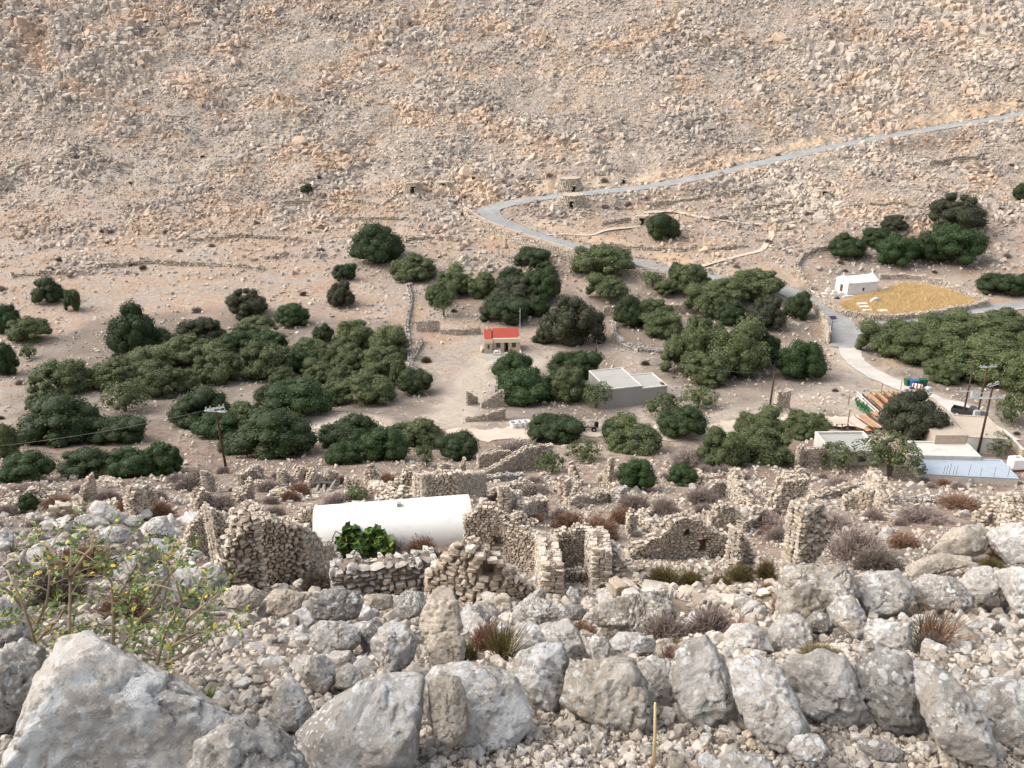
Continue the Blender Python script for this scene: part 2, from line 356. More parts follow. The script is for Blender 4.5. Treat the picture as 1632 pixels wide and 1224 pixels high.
M = dict(
 ground=m_ground(), hill=m_hill(), stone_c=m_stone('grey_stone', 0.12, 1, .55), stone_w=m_stone('tan_stone', .8, 1, .3), stone_m=m_stone('mixed_stone', .75, 1, .45),
 near=m_stone('near_stone', .5, 2.2, .45), peb=m_stone('pebble_stone', .9, 3.5, .2),
 b_white=m_boulder('white_boulder', .57, False, 1.0, .3, .8), b_huge=m_boulder('crusted_boulder', .68, False, 1.0, .45, 1.0), b_grey=m_boulder('grey_boulder', .50, False, 1.0, .2), b_dark=m_boulder('dark_boulder', .31, False, .75, .35),
 b_cream=m_boulder('cream_boulder', .66, True, .3, .1), b_tan=m_boulder('tan_boulder', .50, True, .35, .1), b_mix=m_boulder('mixed_boulder', .42, True, .85, .35),
 mortar=simple('wall_core', (.20, .16, .12), .95, .3, 3, bmp=.5),
 carob=m_leaf('carob_leaf', (.013, .027, .009), (.064, .086, .022)), olive=m_leaf('olive_leaf', (.032, .047, .017), (.20, .225, .09)),
 green=m_leaf('green_leaf', (.015, .034, .009), (.070, .108, .028)), brown=m_leaf('brown_green_leaf', (.022, .028, .014), (.085, .082, .040)),
 lgreen=m_leaf('light_leaf', (.040, .065, .022), (.150, .180, .070)), fig=m_leaf('fig_leaf', (.020, .050, .012), (.13, .21, .045), yellow=(.30, .30, .06)),
 bark=simple('bark', (.085, .068, .055), .95, .35, 5, bmp=.5), dead=simple('dead_wood', (.30, .27, .24), .9, .3, 6, bmp=.4),
 polewood=simple('tarred_wood', (.075, .040, .028), .85, .3, 4), galv=simple('galvanised_steel', (.42, .44, .45), .5, .1, 3, .5),
 twig_r=m_leaf('red_brown_twig', (.15, .085, .055), (.38, .23, .15)), twig_p=m_leaf('purple_grey_twig', (.17, .13, .115), (.42, .34, .29)),
 twig_o=m_leaf('olive_brown_twig', (.07, .058, .022), (.24, .185, .07)), twig_d=m_leaf('dark_twig', (.08, .064, .052), (.24, .19, .15)),
 gold=m_leaf('gold_grass', (.58, .40, .18), (.88, .68, .38)),
 white=m_plaster('whitewash', (.68, .665, .62), (.44, .42, .37), .6, .9), white_d=m_plaster('old_whitewash', (.52, .50, .45), (.30, .27, .24), .6),
 cream=m_plaster('cream_render', (.62, .52, .38), (.42, .36, .28), .3, 1.5), stonewall=m_plaster('stone_block', (.43, .35, .27), (.24, .20, .16), .6, 2.5),
 conc=m_plaster('concrete', (.27, .265, .25), (.22, .22, .21), .5, .5), concl=m_plaster('pale_concrete', (.33, .32, .29), (.25, .245, .225), .7, .6),
 beige=m_plaster('beige_screed', (.42, .355, .28), (.28, .23, .19), .6, .5), blue=m_plaster('blue_grey_screed', (.33, .375, .42), (.25, .285, .32), .6, .7),
 asphalt=m_road('asphalt', (.22, .22, .21), (.31, .305, .29), .3), lane=m_road('worn_concrete', (.40, .365, .32), (.54, .50, .445), .1),
 dirt=m_road('pale_dirt', (.40, .33, .26), (.54, .46, .375), 0), path=m_plaster('path_concrete', (.50, .41, .32), (.38, .29, .21), .5),
 tile=simple('red_tile', (.34, .065, .045), .8, .2, 4, bmp=.4), dark=simple('opening_shade', (.018, .014, .012), .9, .2, 3), wood=simple('brown_wood', (.12, .055, .03), .7, .3, 4),  # near-black opening colour paints the shade of unlit interiors
 black=simple('black_paint', (.02, .02, .022), .35, .2, 3, .5), rubber=simple('rubber', (.015, .015, .015), .9, .1, 3), glass=simple('dark_glass', (.03, .04, .045), .12, .1, 2, .6),
 chrome=simple('bright_metal', (.6, .6, .6), .3, .05, 3, .6, metal=.8), orange=simple('varnished_plank', (.36, .215, .115), .8, .35, 3), green_p=simple('green_plastic', (.07, .22, .09), .6, .1, 3),
 green_d=simple('bin_green', (.02, .10, .05), .6, .1, 3), blue_p=simple('blue_plastic', (.04, .11, .27), .55, .1, 3), red_p=simple('red_plastic', (.38, .08, .05), .5, .1, 3),
 whitep=simple('white_plastic', (.78, .78, .76), .5, .05, 3), rust=simple('rusty_steel', (.16, .07, .04), .8, .3, 5), straw=simple('dry_stalk', (.50, .38, .22), .8, .2, 8),
 stem=simple('tan_stem', (.30, .235, .15), .8, .2, 9), leafy=m_leaf('shrub_leaf', (.10, .16, .05), (.30, .36, .14), yellow=(.62, .46, .10)),
)
# ---------------- ground sheet ----------------
def poly_mask(px_poly, soft=3.0):
    P = at_many(*np.array(px_poly, float).T)[:, :2]; x, y = GX, GY; ins = np.zeros(x.shape, bool); dm = np.full(x.shape, 1e9)
    for i in range(len(P)):
        a, b = P[i], P[(i + 1) % len(P)]
        cond = ((a[1] > y) != (b[1] > y)) & (x < (b[0] - a[0]) * (y - a[1]) / (b[1] - a[1] + 1e-12) + a[0]); ins ^= cond
        d = b - a; t = np.clip(((x - a[0]) * d[0] + (y - a[1]) * d[1]) / (d @ d + 1e-9), 0, 1); dm = np.minimum(dm, np.hypot(x - a[0] - t * d[0], y - a[1] - t * d[1]))
    return np.where(ins, 1, 1 - sst(0, soft, dm))
wob = fbm(GX / 4, GY / 4, o=3, s=91)
track = (1 - sst(-1.2, 2.2, MT + wob * 2.4)) * np.clip(.75 + .5 * fbm(GX / 7, GY / 7, o=3, s=93), 0, 1)
for poly in ([(1380,640),(1440,622),(1500,635),(1600,690),(1580,705),(1500,690),(1460,700),(1370,700),(1340,690)], [(690,690),(740,600),(775,575),(860,575),(850,600),(790,605),(745,650),(740,690)]):
    track = np.maximum(track, poly_mask(poly, 3) * (.85 + .3 * wob))
rocky = np.clip(sst(262, 300, GY) * .9 + (1 - sst(100, 130, GY)) * .95 + .25 * (1 - sst(150, 190, GY)) * 1.0, 0, 1)
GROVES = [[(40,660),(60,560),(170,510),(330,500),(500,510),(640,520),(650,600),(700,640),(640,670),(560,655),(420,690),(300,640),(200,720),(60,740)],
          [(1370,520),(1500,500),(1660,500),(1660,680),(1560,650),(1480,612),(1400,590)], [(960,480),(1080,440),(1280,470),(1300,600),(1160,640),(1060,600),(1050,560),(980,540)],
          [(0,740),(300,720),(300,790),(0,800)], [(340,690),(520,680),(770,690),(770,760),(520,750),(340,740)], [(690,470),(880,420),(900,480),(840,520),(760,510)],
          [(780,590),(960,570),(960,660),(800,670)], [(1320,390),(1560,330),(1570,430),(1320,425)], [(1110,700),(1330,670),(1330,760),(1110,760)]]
litter_shade = np.zeros(GX.shape)
for g in GROVES: litter_shade = np.maximum(litter_shade, poly_mask(g, 6) * .95)  # leaf litter under the trees, grove shade painted in with it
litter_shade *= .45 + .55 * sst(-.5, .3, wob)
litter_shade = np.maximum(litter_shade, .6 * (1 - sst(12, 20, GY)))  # dark soil up close, plus painted shade for gaps between boulders
dry = sst(22, 34, GY) * (1 - sst(104, 122, GY)) * .85
dup, zup = seg_dist(RW['upper'], GX, GY)
cut = (1 - sst(4, 15, dup + wob * 4)) * sst(.1, 1.0, GZ - zup) * sst(-40, 30, GX)
idx = np.arange(NR * NC).reshape(NR, NC)
F = np.stack([idx[:-1, :-1], idx[:-1, 1:], idx[1:, 1:], idx[1:, :-1]], -1).reshape(-1, 4)
me = mesh_np('ground', np.stack([GX, GY, GZ], -1).reshape(-1, 3), F, [M['ground']], True,
             dict(rocky=rocky.ravel(), litter_shade=litter_shade.ravel(), track=track.ravel(), dry=dry.ravel(), cut=cut.ravel(), crag=(sst(255, 300, GY) * np.clip(.75 + wob, .3, 1)).ravel()))
link('ground', me, kind='structure')

def strip(name, P, w, mat, lift, wob_=0, seed=0, label=None, cat=None, kind='structure', nx=4, thick=0):
    T = np.gradient(P[:, :2], axis=0); T /= np.linalg.norm(T, axis=1)[:, None] + 1e-9; N = np.stack([-T[:, 1], T[:, 0]], -1)
    V = []; k = np.arange(len(P))
    for j in range(nx + 1):
        f = j / nx * 2 - 1; ww = w / 2 * (1 + (wob_ * vn(k * .7, k * 0 + 3 * (f > 0), None, seed) if wob_ and abs(f) > .9 else 0))
        X = P[:, 0] + N[:, 0] * f * ww; Y = P[:, 1] + N[:, 1] * f * ww; g = Hs(X, Y)
        V.append(np.stack([X, Y, np.maximum(P[:, 2], g) + lift], -1))
    V = np.stack(V, 1); n = len(P); id_ = np.arange(n * (nx + 1)).reshape(n, nx + 1)
    F = np.stack([id_[:-1, :-1], id_[1:, :-1], id_[1:, 1:], id_[:-1, 1:]], -1).reshape(-1, 4)
    return link(name, mesh_np(name, V.reshape(-1, 3), F, [M[mat]], True), None, label, cat, None, kind)
def dense(P, step):
    d = np.r_[0, np.cumsum(np.linalg.norm(np.diff(P[:, :2], axis=0), axis=1))]; t = np.linspace(0, d[-1], max(3, int(d[-1] / step)))
    return np.stack([np.interp(t, d, P[:, i]) for i in range(3)], -1)
strip('hillside_road', dense(RW['upper'], 1.5), 6.8, 'asphalt', .12)
strip('side_road', dense(RW['east'], 1.5), 4.8, 'asphalt', .135)
strip('concrete_lane_road', dense(RW['lane'], 1.2), 4.0, 'lane', .11, .12, 3)
strip('dirt_road', dense(RW['valley'], .6), 4.0, 'dirt', .05, .35, 4)

# ---------------- stones ----------------
def hull(pts):
    bm = bmesh.new()
    for p in pts: bm.verts.new(p)
    r = bmesh.ops.convex_hull(bm, input=bm.verts)
    bmesh.ops.delete(bm, geom=[v for v in bm.verts if not v.link_faces], context='VERTS')
    bmesh.ops.triangulate(bm, faces=bm.faces); bmesh.ops.recalc_face_normals(bm, faces=bm.faces); return bm
def arr(bm):
    bm.verts.index_update(); V = np.array([v.co[:] for v in bm.verts]); F = np.array([[v.index for v in f.verts] for f in bm.faces]); bm.free(); return V, F
def refine(bm, target, smooth=2, maxit=5):
    for _ in range(maxit):
        L = [e for e in bm.edges if e.calc_length() > target]
        if not L: break
        bmesh.ops.subdivide_edges(bm, edges=L, cuts=1, use_grid_fill=False)
        bmesh.ops.triangulate(bm, faces=[f for f in bm.faces if len(f.verts) > 3])
    for _ in range(smooth): bmesh.ops.smooth_vert(bm, verts=bm.verts, factor=.5, use_axis_x=True, use_axis_y=True, use_axis_z=True)
def proto(seed, n, boxy):
    r = np.random.default_rng(seed); P = r.normal(size=(n, 3)); P /= np.linalg.norm(P, axis=1)[:, None]
    if boxy:
        P = np.sign(P) * np.abs(P) ** (.33); P /= np.abs(P).max(); P *= r.uniform(.82, 1, (n, 1)); 
    else: P *= r.uniform(.75, 1.0, (n, 1)); P *= np.array([1, r.uniform(.65, .95), r.uniform(.5, .8)])
    return hull(P)
ANG = [arr(proto(i, 13, False)) for i in range(20)]
BOX = [arr(proto(100 + i, 17, True)) for i in range(24)]
RND = []
for i in range(16):
    b = proto(200 + i, 16, i % 3 == 0); refine(b, .45, 1, 3); V, F = arr(b)
    V = V * (1 + .10 * fbm(V[:, 0] * 1.7 + i * 9, V[:, 1] * 1.7, V[:, 2] * 1.7, 3, i)[:, None]); RND.append((V, F))
def rotm(n, r, tilt=1.0):
    q = r.normal(size=(n, 4)); 
    if tilt < 1: q[:, 1:3] *= tilt
    q /= np.linalg.norm(q, axis=1)[:, None]; w, x, y, z = q.T
    return np.stack([1-2*(y*y+z*z), 2*(x*y-z*w), 2*(x*z+y*w), 2*(x*y+z*w), 1-2*(x*x+z*z), 2*(y*z-x*w), 2*(x*z-y*w), 2*(y*z+x*w), 1-2*(x*x+y*y)], -1).reshape(n, 3, 3)
def scatter(name, P, size, protos, mat, seed, sink=.25, tilt=.5, kind='stuff', smooth=False, rnd=None, label=None, cat=None, parent=None):
    r = np.random.default_rng(seed); n = len(P); Rm = rotm(n, r, tilt); which = r.integers(0, len(protos), n); rnd = r.random(n) if rnd is None else rnd
    size = np.asarray(size); size = size[:, None] * np.ones((1, 3)) if size.ndim == 1 else size
    VV, FF, AA = [], [], []; off = 0
    for k, (V, Fp) in enumerate(protos):
        s = np.where(which == k)[0]
        if not len(s): continue
        v = np.einsum('nij,nvj->nvi', Rm[s], V[None] * size[s][:, None, :]) + P[s][:, None, :] + np.array([0, 0, 1.0]) * (size[s][:, 2] * (.5 - sink))[:, None, None]
        VV.append(v.reshape(-1, 3)); FF.append((Fp[None] + (np.arange(len(s)) * len(V))[:, None, None] + off).reshape(-1, 3)); AA.append(np.repeat(rnd[s], len(V))); off += len(s) * len(V)
    me = mesh_np(name, np.concatenate(VV), np.concatenate(FF), [M[mat]], smooth, dict(rnd=np.concatenate(AA)))
    return link(name, me, parent, label, cat, None, kind)
def inpoly(px, py, poly):
    ins = np.zeros(px.shape, bool)
    for i in range(len(poly)):
        a, b = poly[i], poly[(i + 1) % len(poly)]
        ins ^= ((a[1] > py) != (b[1] > py)) & (px < (b[0] - a[0]) * (py - a[1]) / (b[1] - a[1] + 1e-12) + a[0])
    return ins
def dist_any(x, y):
    d = np.full(x.shape, 1e9)
    for k, P in RW.items(): d = np.minimum(d, seg_dist(P, x, y)[0] - ROADS[k][1] * .5)
    return d
KEEP = [[(1330,480),(1370,455),(1440,445),(1570,480),(1460,510),(1350,500)], [(1350,640),(1440,615),(1620,700),(1560,760),(1340,740),(1340,690)], [(750,520),(850,520),(850,590),(750,590)], [(960,590),(1070,590),(1070,650),(960,660)], [(500,800),(750,790),(755,870),(500,880)]]
def sprinkle(n, x0, x1, y0, y1, s0, s1, pw, seed, dens=None, roads=True, keep=True):
    r = np.random.default_rng(seed); px = r.uniform(x0, x1, n); py = r.uniform(y0, y1, n)
    if dens is not None:
        m = r.random(n) < dens(px, py); px, py = px[m], py[m]
    if keep:
        m = np.ones(px.shape, bool)
        for k in KEEP: m &= ~inpoly(px, py, k)
        px, py = px[m], py[m]
    P = at_many(px, py)
    if roads:
        m = dist_any(P[:, 0], P[:, 1]) > .5; P, px, py = P[m], px[m], py[m]
    s = s0 + (s1 - s0) * r.random(len(P)) ** pw
    return P, s, mpp(P.T) * s, px, py
# rocky hillside: stones and blocks past counting
def dh(px, py):
    n = fbm(px / 130, py / 70, o=4, s=77); return np.clip(1.05 - .9 * sst(300, 430, py + 40 * n) + .35 * n, .1, 1)
P, s, w, px, py = sprinkle(118000, -180, 1830, -60, 440, 2.8, 10, 2.5, 1, dh)
du, zu = seg_dist(RW['upper'], P[:, 0], P[:, 1]); kp = ~((du < 12) & (P[:, 2] > zu + .3) & (np.random.default_rng(2).random(len(P)) < .8) & (P[:, 0] > 5)); P, s, w, px, py = P[kp], s[kp], w[kp], px[kp], py[kp]
w = w * np.clip(1.05 + 1.3 * fbm(px / 60, py / 34, o=3, s=79), .55, 1.7)
w3 = w[:, None] * np.array([.62, .5, .62]) * (np.random.default_rng(5).uniform(.7, 1.5, (len(w), 3)))
cool = np.clip(.42 + .55 * fbm(px / 70, py / 40, o=3, s=12) + np.random.default_rng(8).normal(0, .2, len(w)), 0, .96)
scatter('hillside_rubble', P, w3, ANG, 'hill', 11, .42, .45, rnd=cool, label='countless pale weathered limestone blocks covering the whole bare hillside', cat='rocks')
P, s, w, px, py = sprinkle(2600, -250, 1900, -60, 300, 8, 17, 3.0, 3, lambda a, b: np.clip(.35 + .9 * fbm(a / 90, b / 60, o=3, s=14), 0, 1))
w3 = w[:, None] * np.array([.66, .5, .6]) * (np.random.default_rng(6).uniform(.6, 1.35, (len(w), 3)))
scatter('rock_outcrop_rubble', P, w3, RND, 'hill', 12, .55, .5, rnd=np.clip(np.random.default_rng(9).normal(.5, .18, len(w)), 0, .95), label='larger bedrock lumps breaking out of the hillside scree', cat='rocks')
for i_, (xx, yy, rx, ry, n_) in enumerate(((110, 85, 130, 95, 2200), (1372, 140, 70, 90, 1100), (1540, 20, 130, 40, 900), (640, 60, 90, 30, 400))):
    P, s, w, px, py = sprinkle(n_, xx - rx, xx + rx, yy - ry, yy + ry, 5, 13, 2.0, 60 + i_, lambda a, b: np.clip(1.3 - np.hypot((a - xx) / rx, (b - yy) / ry), 0, 1))
    scatter('rock_outcrop_rubble', P, w[:, None] * np.array([.45, .5, .8]) * np.random.default_rng(i_).uniform(.7, 1.3, (len(w), 3)), BOX, 'hill', 70 + i_, .5, .12, rnd=np.clip(np.random.default_rng(i_).normal(.5, .15, len(w)), 0, .95), label='upright jointed bedrock blocks of a crag on the hillside', cat='rocks')
P, s, w, px, py = sprinkle(36000, -200, 1850, 405, 745, 2.2, 10, 3.2, 21, lambda a, b: np.clip(.45 + .9 * fbm(a / 80, b / 40, o=3, s=15), .05, 1))
scatter('valley_rubble', P, w * .5, ANG, 'stone_m', 13, .3, .5, label='loose small stones strewn over the valley fields and track verges', cat='stones')
def dru(px, py):
    n = fbm(px / 55, py / 26, o=3, s=78); return np.clip(.62 + .9 * n, .12, 1)
P, s, w, px, py = sprinkle(44000, -450, 2150, 735, 965, 2.8, 12, 2.8, 31, dru)
scatter('ruin_rubble', P, w * .52, ANG, 'stone_m', 14, .28, .6, label='tumbled building stone littering the ground between the ruins', cat='stones')
P, s, w, px, py = sprinkle(3000, -450, 2150, 760, 955, 8, 18, 2.4, 32, dru)
scatter('ruin_rubble', P, w * .5, RND, 'stone_c', 15, .3, .6, label='bigger grey fallen blocks mixed into the debris of the village', cat='stones')
P, s, w, px, py = sprinkle(32000, -900, 2600, 935, 1260, 5, 22, 2.3, 41, keep=False)
scatter('rubble', P, w * .52, RND, 'near', 16, .28, .8, label='loose broken limestone rubble behind and below the boulder wall', cat='stones')
P, s, w, px, py = sprinkle(11000, -800, 2500, 1100, 1320, 3, 11, 2.0, 42, keep=False)
scatter('gravel', P, w * .5, ANG, 'peb', 17, .25, .8, label='angular chips and grit on the bare ground before the boulder wall', cat='gravel')

# individual loose stones, the larger ones one can tell apart
STONE_AREAS = [
 (46, (340,975), (480,1160), 18, 34, 'grey to white broken limestone piece in the rubble heap behind the big lichened boulder', 'stones in the heap between the big lichened boulder and the stacked wall'),
 (50, (1440,985), (1632,1085), 20, 40, 'rounded cream or grey stone in the pile below the reddish dry tuft', 'stones heaped below the reddish dry tuft'),
 (50, (880,1120), (1180,1224), 16, 34, 'chipped orange or cream stone on the bare ground in front of the boulder wall', 'stones on the bare ground before the boulder wall'),
 (34, (1180,1175), (1632,1224), 18, 36, 'flat pale stone under the leaning boulders along the wall foot', 'stones under the leaning boulders'),
 (24, (655,1165), (880,1224), 14, 30, 'small tan stone at the foot of the speckled boulder behind the upright tan block', 'stones at the foot of the speckled boulder'),
 (44, (350,960), (670,1080), 24, 52, 'medium grey or cream block filling the stacked wall between its larger boulders', 'blocks filling the stacked wall'),
 (46, (745,955), (1235,1060), 22, 56, 'medium grey limestone block in the boulder field just behind the front wall', 'blocks of the boulder field behind the front wall'),
 (60, (0,825), (320,965), 20, 54, 'weathered white stone among the shrubs beside the dry-stone ruins', 'stones among the yellow leaved shrub and the white boulders')]
sp = []
for i in range(14):
    b = proto(300 + i, 17, i % 4 == 0); refine(b, .22, 2, 4); V, Fp = arr(b)
    n_ = fbm(V[:, 0] * 2 + i * 9, V[:, 1] * 2, V[:, 2] * 2, 5, i)
    sp.append(mesh_np('stone', V * (1 + .16 * n_[:, None]), Fp, [M[('b_white', 'b_grey', 'b_tan', 'b_mix', 'b_tan', 'b_grey')[i % 6]]], True))
def scatter_stones():
    r = np.random.default_rng(77)
    for n, a, b, s0, s1, lab, grp in STONE_AREAS:
        px = r.uniform(a[0], b[0], n); py = r.uniform(a[1], b[1], n); P = at_many(px, py); P = P * np.minimum(1, 10.5 / P[:, 1:2]) if b[0] > 365 else P
        for p in P:
            w = mpp(p) * r.uniform(s0, s1) * .52
            o = bpy.data.objects.new('stone', sp[r.integers(0, len(sp))]); COL.objects.link(o); tag(o, lab, 'stone', grp)
            o.scale = (w * r.uniform(.8, 1.2), w * r.uniform(.8, 1.1), w * r.uniform(.7, 1.05)); o.location = (p[0], p[1], p[2] + w * .25); o.rotation_euler = tuple(r.uniform(-.6, .6, 2)) + (r.uniform(0, 6.3),)
scatter_stones()

# ---------------- boulders traced one by one ----------------
def boulder(label, outline, mat, k=1.0, thick=.85, lift=0.0, lean=.45, det=1.0, amp=.10, group=None):
    O = np.array(outline, float); O = O.mean(0) + (O - O.mean(0)) * (1.07 if len(O) < 14 else 1.0); cx, cy = O.mean(0); yb = O[:, 1].max(); hh = O[:, 1].max() - O[:, 1].min(); ww = O[:, 0].max() - O[:, 0].min()
    g = at(cx, min(yb - .12 * hh, 1215)); ym = (22 if cy < 900 else 14) if cx < 365 else 9.3 if cx < 1235 else 17; g = np.array(g); g = g * min(1, ym / g[1]); d0 = g * k
    m = mpp(d0); size = min(ww, hh) * m
    a, b, c = ray(cx, yb - .12 * hh); rd = np.array([a, b, c]); rh = np.array([a, b, 0]) / math.hypot(a, b)
    N = -(rh * (1 - lean)) + np.array([0, 0, 1]) * lean; N /= np.linalg.norm(N)     # the outline's own plane leans back a little
    q0 = d0 - (-N) * 0 ; q0 = d0 + rh * size * .22 * thick
    def onplane(pts, shift=0.0):
        a, b, c = ray(pts[:, 0], pts[:, 1]); D = np.stack([a, b, c], -1); o = q0 + N * shift
        return D * ((o @ N) / (D @ N))[:, None]
    r = np.random.default_rng(int(cx * 7 + cy * 13)); pts = []
    C = np.array([[cx, cy]])
    n = len(O)
    # densified rim, with small depth jitter
    rim = np.concatenate([O, (O + np.roll(O, -1, 0)) / 2 * .5 + (O + np.roll(O, -1, 0)) / 4])
    T = size * .5 * thick
    pr = onplane(rim); pts += list(pr + N * r.uniform(-.12, .12, (len(rim), 1)) * T)
    for f, dep, cnt in ((.86, .85, n), (.6, .98, max(4, n // 2)), (.2, 1.0, 2)):
        for sgn in (1, -1):
            sel = C + (O[r.permutation(n)[:cnt]] - C) * f * r.uniform(.9, 1.05, (min(cnt, n), 1))
            # sample onto the middle plane, then push: keeps the traced outline the silhouette
            pts += list(onplane(sel) + N * (sgn * T * dep * r.uniform(.75, 1.1, (len(sel), 1))))
    pts = np.array(pts); cen = pts.mean(0); bm = hull(pts - cen)
    co = np.array([v.co[:] for v in bm.verts]); side = np.cross(N, [0, 0, 1.0]); side /= np.linalg.norm(side) + 1e-9; upv = np.cross(side, N)
    for q in range(9):      # broken facets, mostly on the face turned outwards
        d = N * r.uniform(.55, 1.2) + side * r.normal(0, .55) + upv * r.normal(.1, .5)
        if q > 6: d = -d
        d /= np.linalg.norm(d); e = (co @ d).max() * r.uniform(.66, .88)
        bmesh.ops.bisect_plane(bm, geom=list(bm.verts) + list(bm.edges) + list(bm.faces), plane_co=Vector(d * e), plane_no=Vector(d), clear_outer=True)
        ed = [x_ for x_ in bm.edges if x_.is_boundary]
        if ed: bmesh.ops.holes_fill(bm, edges=ed, sides=0)
    bmesh.ops.triangulate(bm, faces=bm.faces); bmesh.ops.recalc_face_normals(bm, faces=bm.faces)
    refine(bm, size * .065 / det, 1, 7)
    V, Fp = arr(bm); L = size
    Nn = V / (np.linalg.norm(V, axis=1)[:, None] + 1e-9); s = int(cx + cy)
    w1 = fbm(V[:, 0] / L * 1.9 + s, V[:, 1] / L * 1.9, V[:, 2] / L * 1.9, 5, s)
    w2 = np.abs(fbm(V[:, 0] / L * 3.6 + s, V[:, 1] / L * 3.6, V[:, 2] / L * 2.2, 4, s + 3))
    w3 = fbm(V[:, 0] / L * 14 + s, V[:, 1] / L * 14, V[:, 2] / L * 14, 3, s + 7)
    w4 = np.round(fbm(V[:, 0] / L * 3 + s, V[:, 1] / L * 3, V[:, 2] / L * 3, 2, s + 11) * 4) / 4
    V = V + Nn * (L * (amp * .8 * w1 - amp * .6 * (w2 < .06) * (1 - w2 / .06) + amp * .42 * w3 + amp * .35 * w4))[:, None]
    me = mesh_np('boulder', V, Fp, [M[mat]], True); o = link('boulder', me, None, label, 'boulder', group); o.location = cen
    return o
B = boulder
B('huge white crusted boulder with a steep tan flank, largest rock in the picture', [(-10,1235),(35,1135),(62,1075),(88,1030),(112,1012),(148,1009),(182,1028),(216,1046),(232,1068),(290,1098),(332,1122),(380,1150),(430,1175),(470,1215),(480,1300),(0,1300)], 'b_huge', .93, .75, det=1.9, amp=.07)
B('grey streaked boulder lying against the lower end of the huge white boulder', [(300,1212),(318,1180),(345,1158),(372,1142),(405,1140),(440,1160),(470,1188),(492,1232),(480,1290),(300,1290)], 'b_grey', .86, .7, det=1.3)
B('pitted blue-grey boulder cut off by the picture edge above another', [(-30,945),(15,957),(45,982),(68,1000),(72,1028),(40,1036),(-30,1045)], 'b_grey', 1, .9)
B('white topped grey boulder at the picture edge beside the huge white boulder', [(-30,1045),(40,1018),(68,1033),(80,1060),(62,1090),(38,1130),(10,1175),(-30,1185)], 'b_grey', 1, .8)
B('broad tilted slab dotted with round white lichen spots, next to the upright tan block', [(470,1168),(500,1138),(545,1113),(575,1090),(610,1078),(660,1076),(672,1086),(660,1115),(654,1160),(652,1224),(652,1270),(480,1270)], 'b_grey', .97, .55, det=1.4, amp=.05)
B('wide rounded speckled boulder directly behind the upright tan block', [(670,1085),(693,1062),(740,1053),(790,1058),(818,1070),(832,1095),(836,1120),(850,1150),(853,1172),(832,1190),(800,1208),(755,1212),(700,1195),(678,1145)], 'b_white', 1.0, .6, det=1.4, amp=.06)
B('upright tan block with blunt top standing in front of the wide speckled boulder', [(683,1088),(700,1080),(730,1083),(742,1110),(744,1165),(722,1186),(697,1182),(687,1140)], 'b_tan', .93, .8, det=1.1)
B('notched pale boulder with two peaks between the speckled boulder and the banded one', [(810,1062),(830,1040),(850,1038),(870,1030),(895,1030),(905,1060),(900,1085),(895,1120),(882,1143),(860,1132),(842,1115),(828,1090)], 'b_white', 1.0, .7)
B('banded ochre and grey boulder with horizontal cracks', [(903,1065),(930,1055),(980,1050),(1008,1058),(1027,1082),(1038,1115),(1042,1140),(1032,1180),(1000,1176),(950,1145),(920,1140),(895,1118)], 'b_mix', 1.0, .7, det=1.2)
B('narrow grey boulder leaning on the banded ochre boulder', [(1014,1057),(1040,1043),(1065,1055),(1082,1082),(1087,1110),(1076,1150),(1050,1152),(1040,1110),(1025,1080)], 'b_grey', 1.02, .7)
B('peaked grey boulder with a clean pointed top in the middle of the wall', [(1060,1055),(1088,1030),(1125,1014),(1142,1035),(1158,1055),(1166,1085),(1179,1130),(1160,1156),(1120,1165),(1095,1150),(1080,1110)], 'b_grey', .98, .65, det=1.2)
B('long lichen spotted boulder leaning beside the peaked one', [(1158,1052),(1190,1048),(1225,1052),(1250,1075),(1265,1110),(1286,1160),(1270,1181),(1245,1196),(1215,1180),(1190,1150),(1175,1110)], 'b_white', .97, .65, det=1.2, amp=.07)
B('small grey wedge stone jammed between the peaked and the lichen spotted boulder', [(1165,1086),(1182,1082),(1198,1105),(1195,1130),(1180,1140),(1170,1112)], 'b_grey', .92, .7)
B('lumpy grey boulder with a hollow brown underside', [(1246,1065),(1270,1048),(1310,1043),(1346,1055),(1357,1085),(1374,1115),(1388,1140),(1378,1166),(1340,1171),(1300,1158),(1282,1133),(1268,1095)], 'b_grey', 1.0, .75, det=1.2, amp=.14)
B('tall dark grey boulder with an ochre patch near its top edge', [(1362,1072),(1393,1042),(1420,1036),(1450,1050),(1467,1080),(1466,1110),(1477,1150),(1472,1176),(1450,1191),(1420,1176),(1400,1150),(1383,1118)], 'b_dark', 1.0, .75, det=1.2, amp=.11)
B('long sloping grey slab running down to the picture bottom', [(1456,1053),(1490,1060),(1520,1085),(1547,1120),(1572,1150),(1587,1190),(1580,1222),(1540,1215),(1500,1190),(1475,1150),(1463,1100)], 'b_grey', .97, .55, det=1.3, amp=.08)
B('broad pale flat-topped slab at the picture edge below the cream stone pile', [(1528,1094),(1570,1084),(1640,1084),(1690,1130),(1690,1205),(1620,1203),(1590,1190),(1570,1150),(1543,1120)], 'b_white', 1.0, .5, det=1.2)
B('low grey stone half buried at the picture bottom under the lichen spotted boulder', [(1138,1215),(1165,1198),(1215,1200),(1238,1226),(1235,1262),(1140,1262)], 'b_grey', .95, .6)
B('flat grey stone below the lumpy hollow boulder', [(1254,1190),(1270,1173),(1300,1170),(1320,1195),(1310,1216),(1270,1212)], 'b_grey', .96, .6)
B('thin grey slab lying under the dark boulder with the ochre patch', [(1364,1175),(1400,1180),(1450,1200),(1440,1217),(1400,1213),(1372,1195)], 'b_dark', .95, .5)
B('tall cream white standing stone, brightest above the stacked wall', [(674,975),(690,945),(705,932),(722,942),(730,970),(736,1000),(728,1022),(700,1030),(684,1020),(672,1000)], 'b_cream', .88, .8, amp=.12)
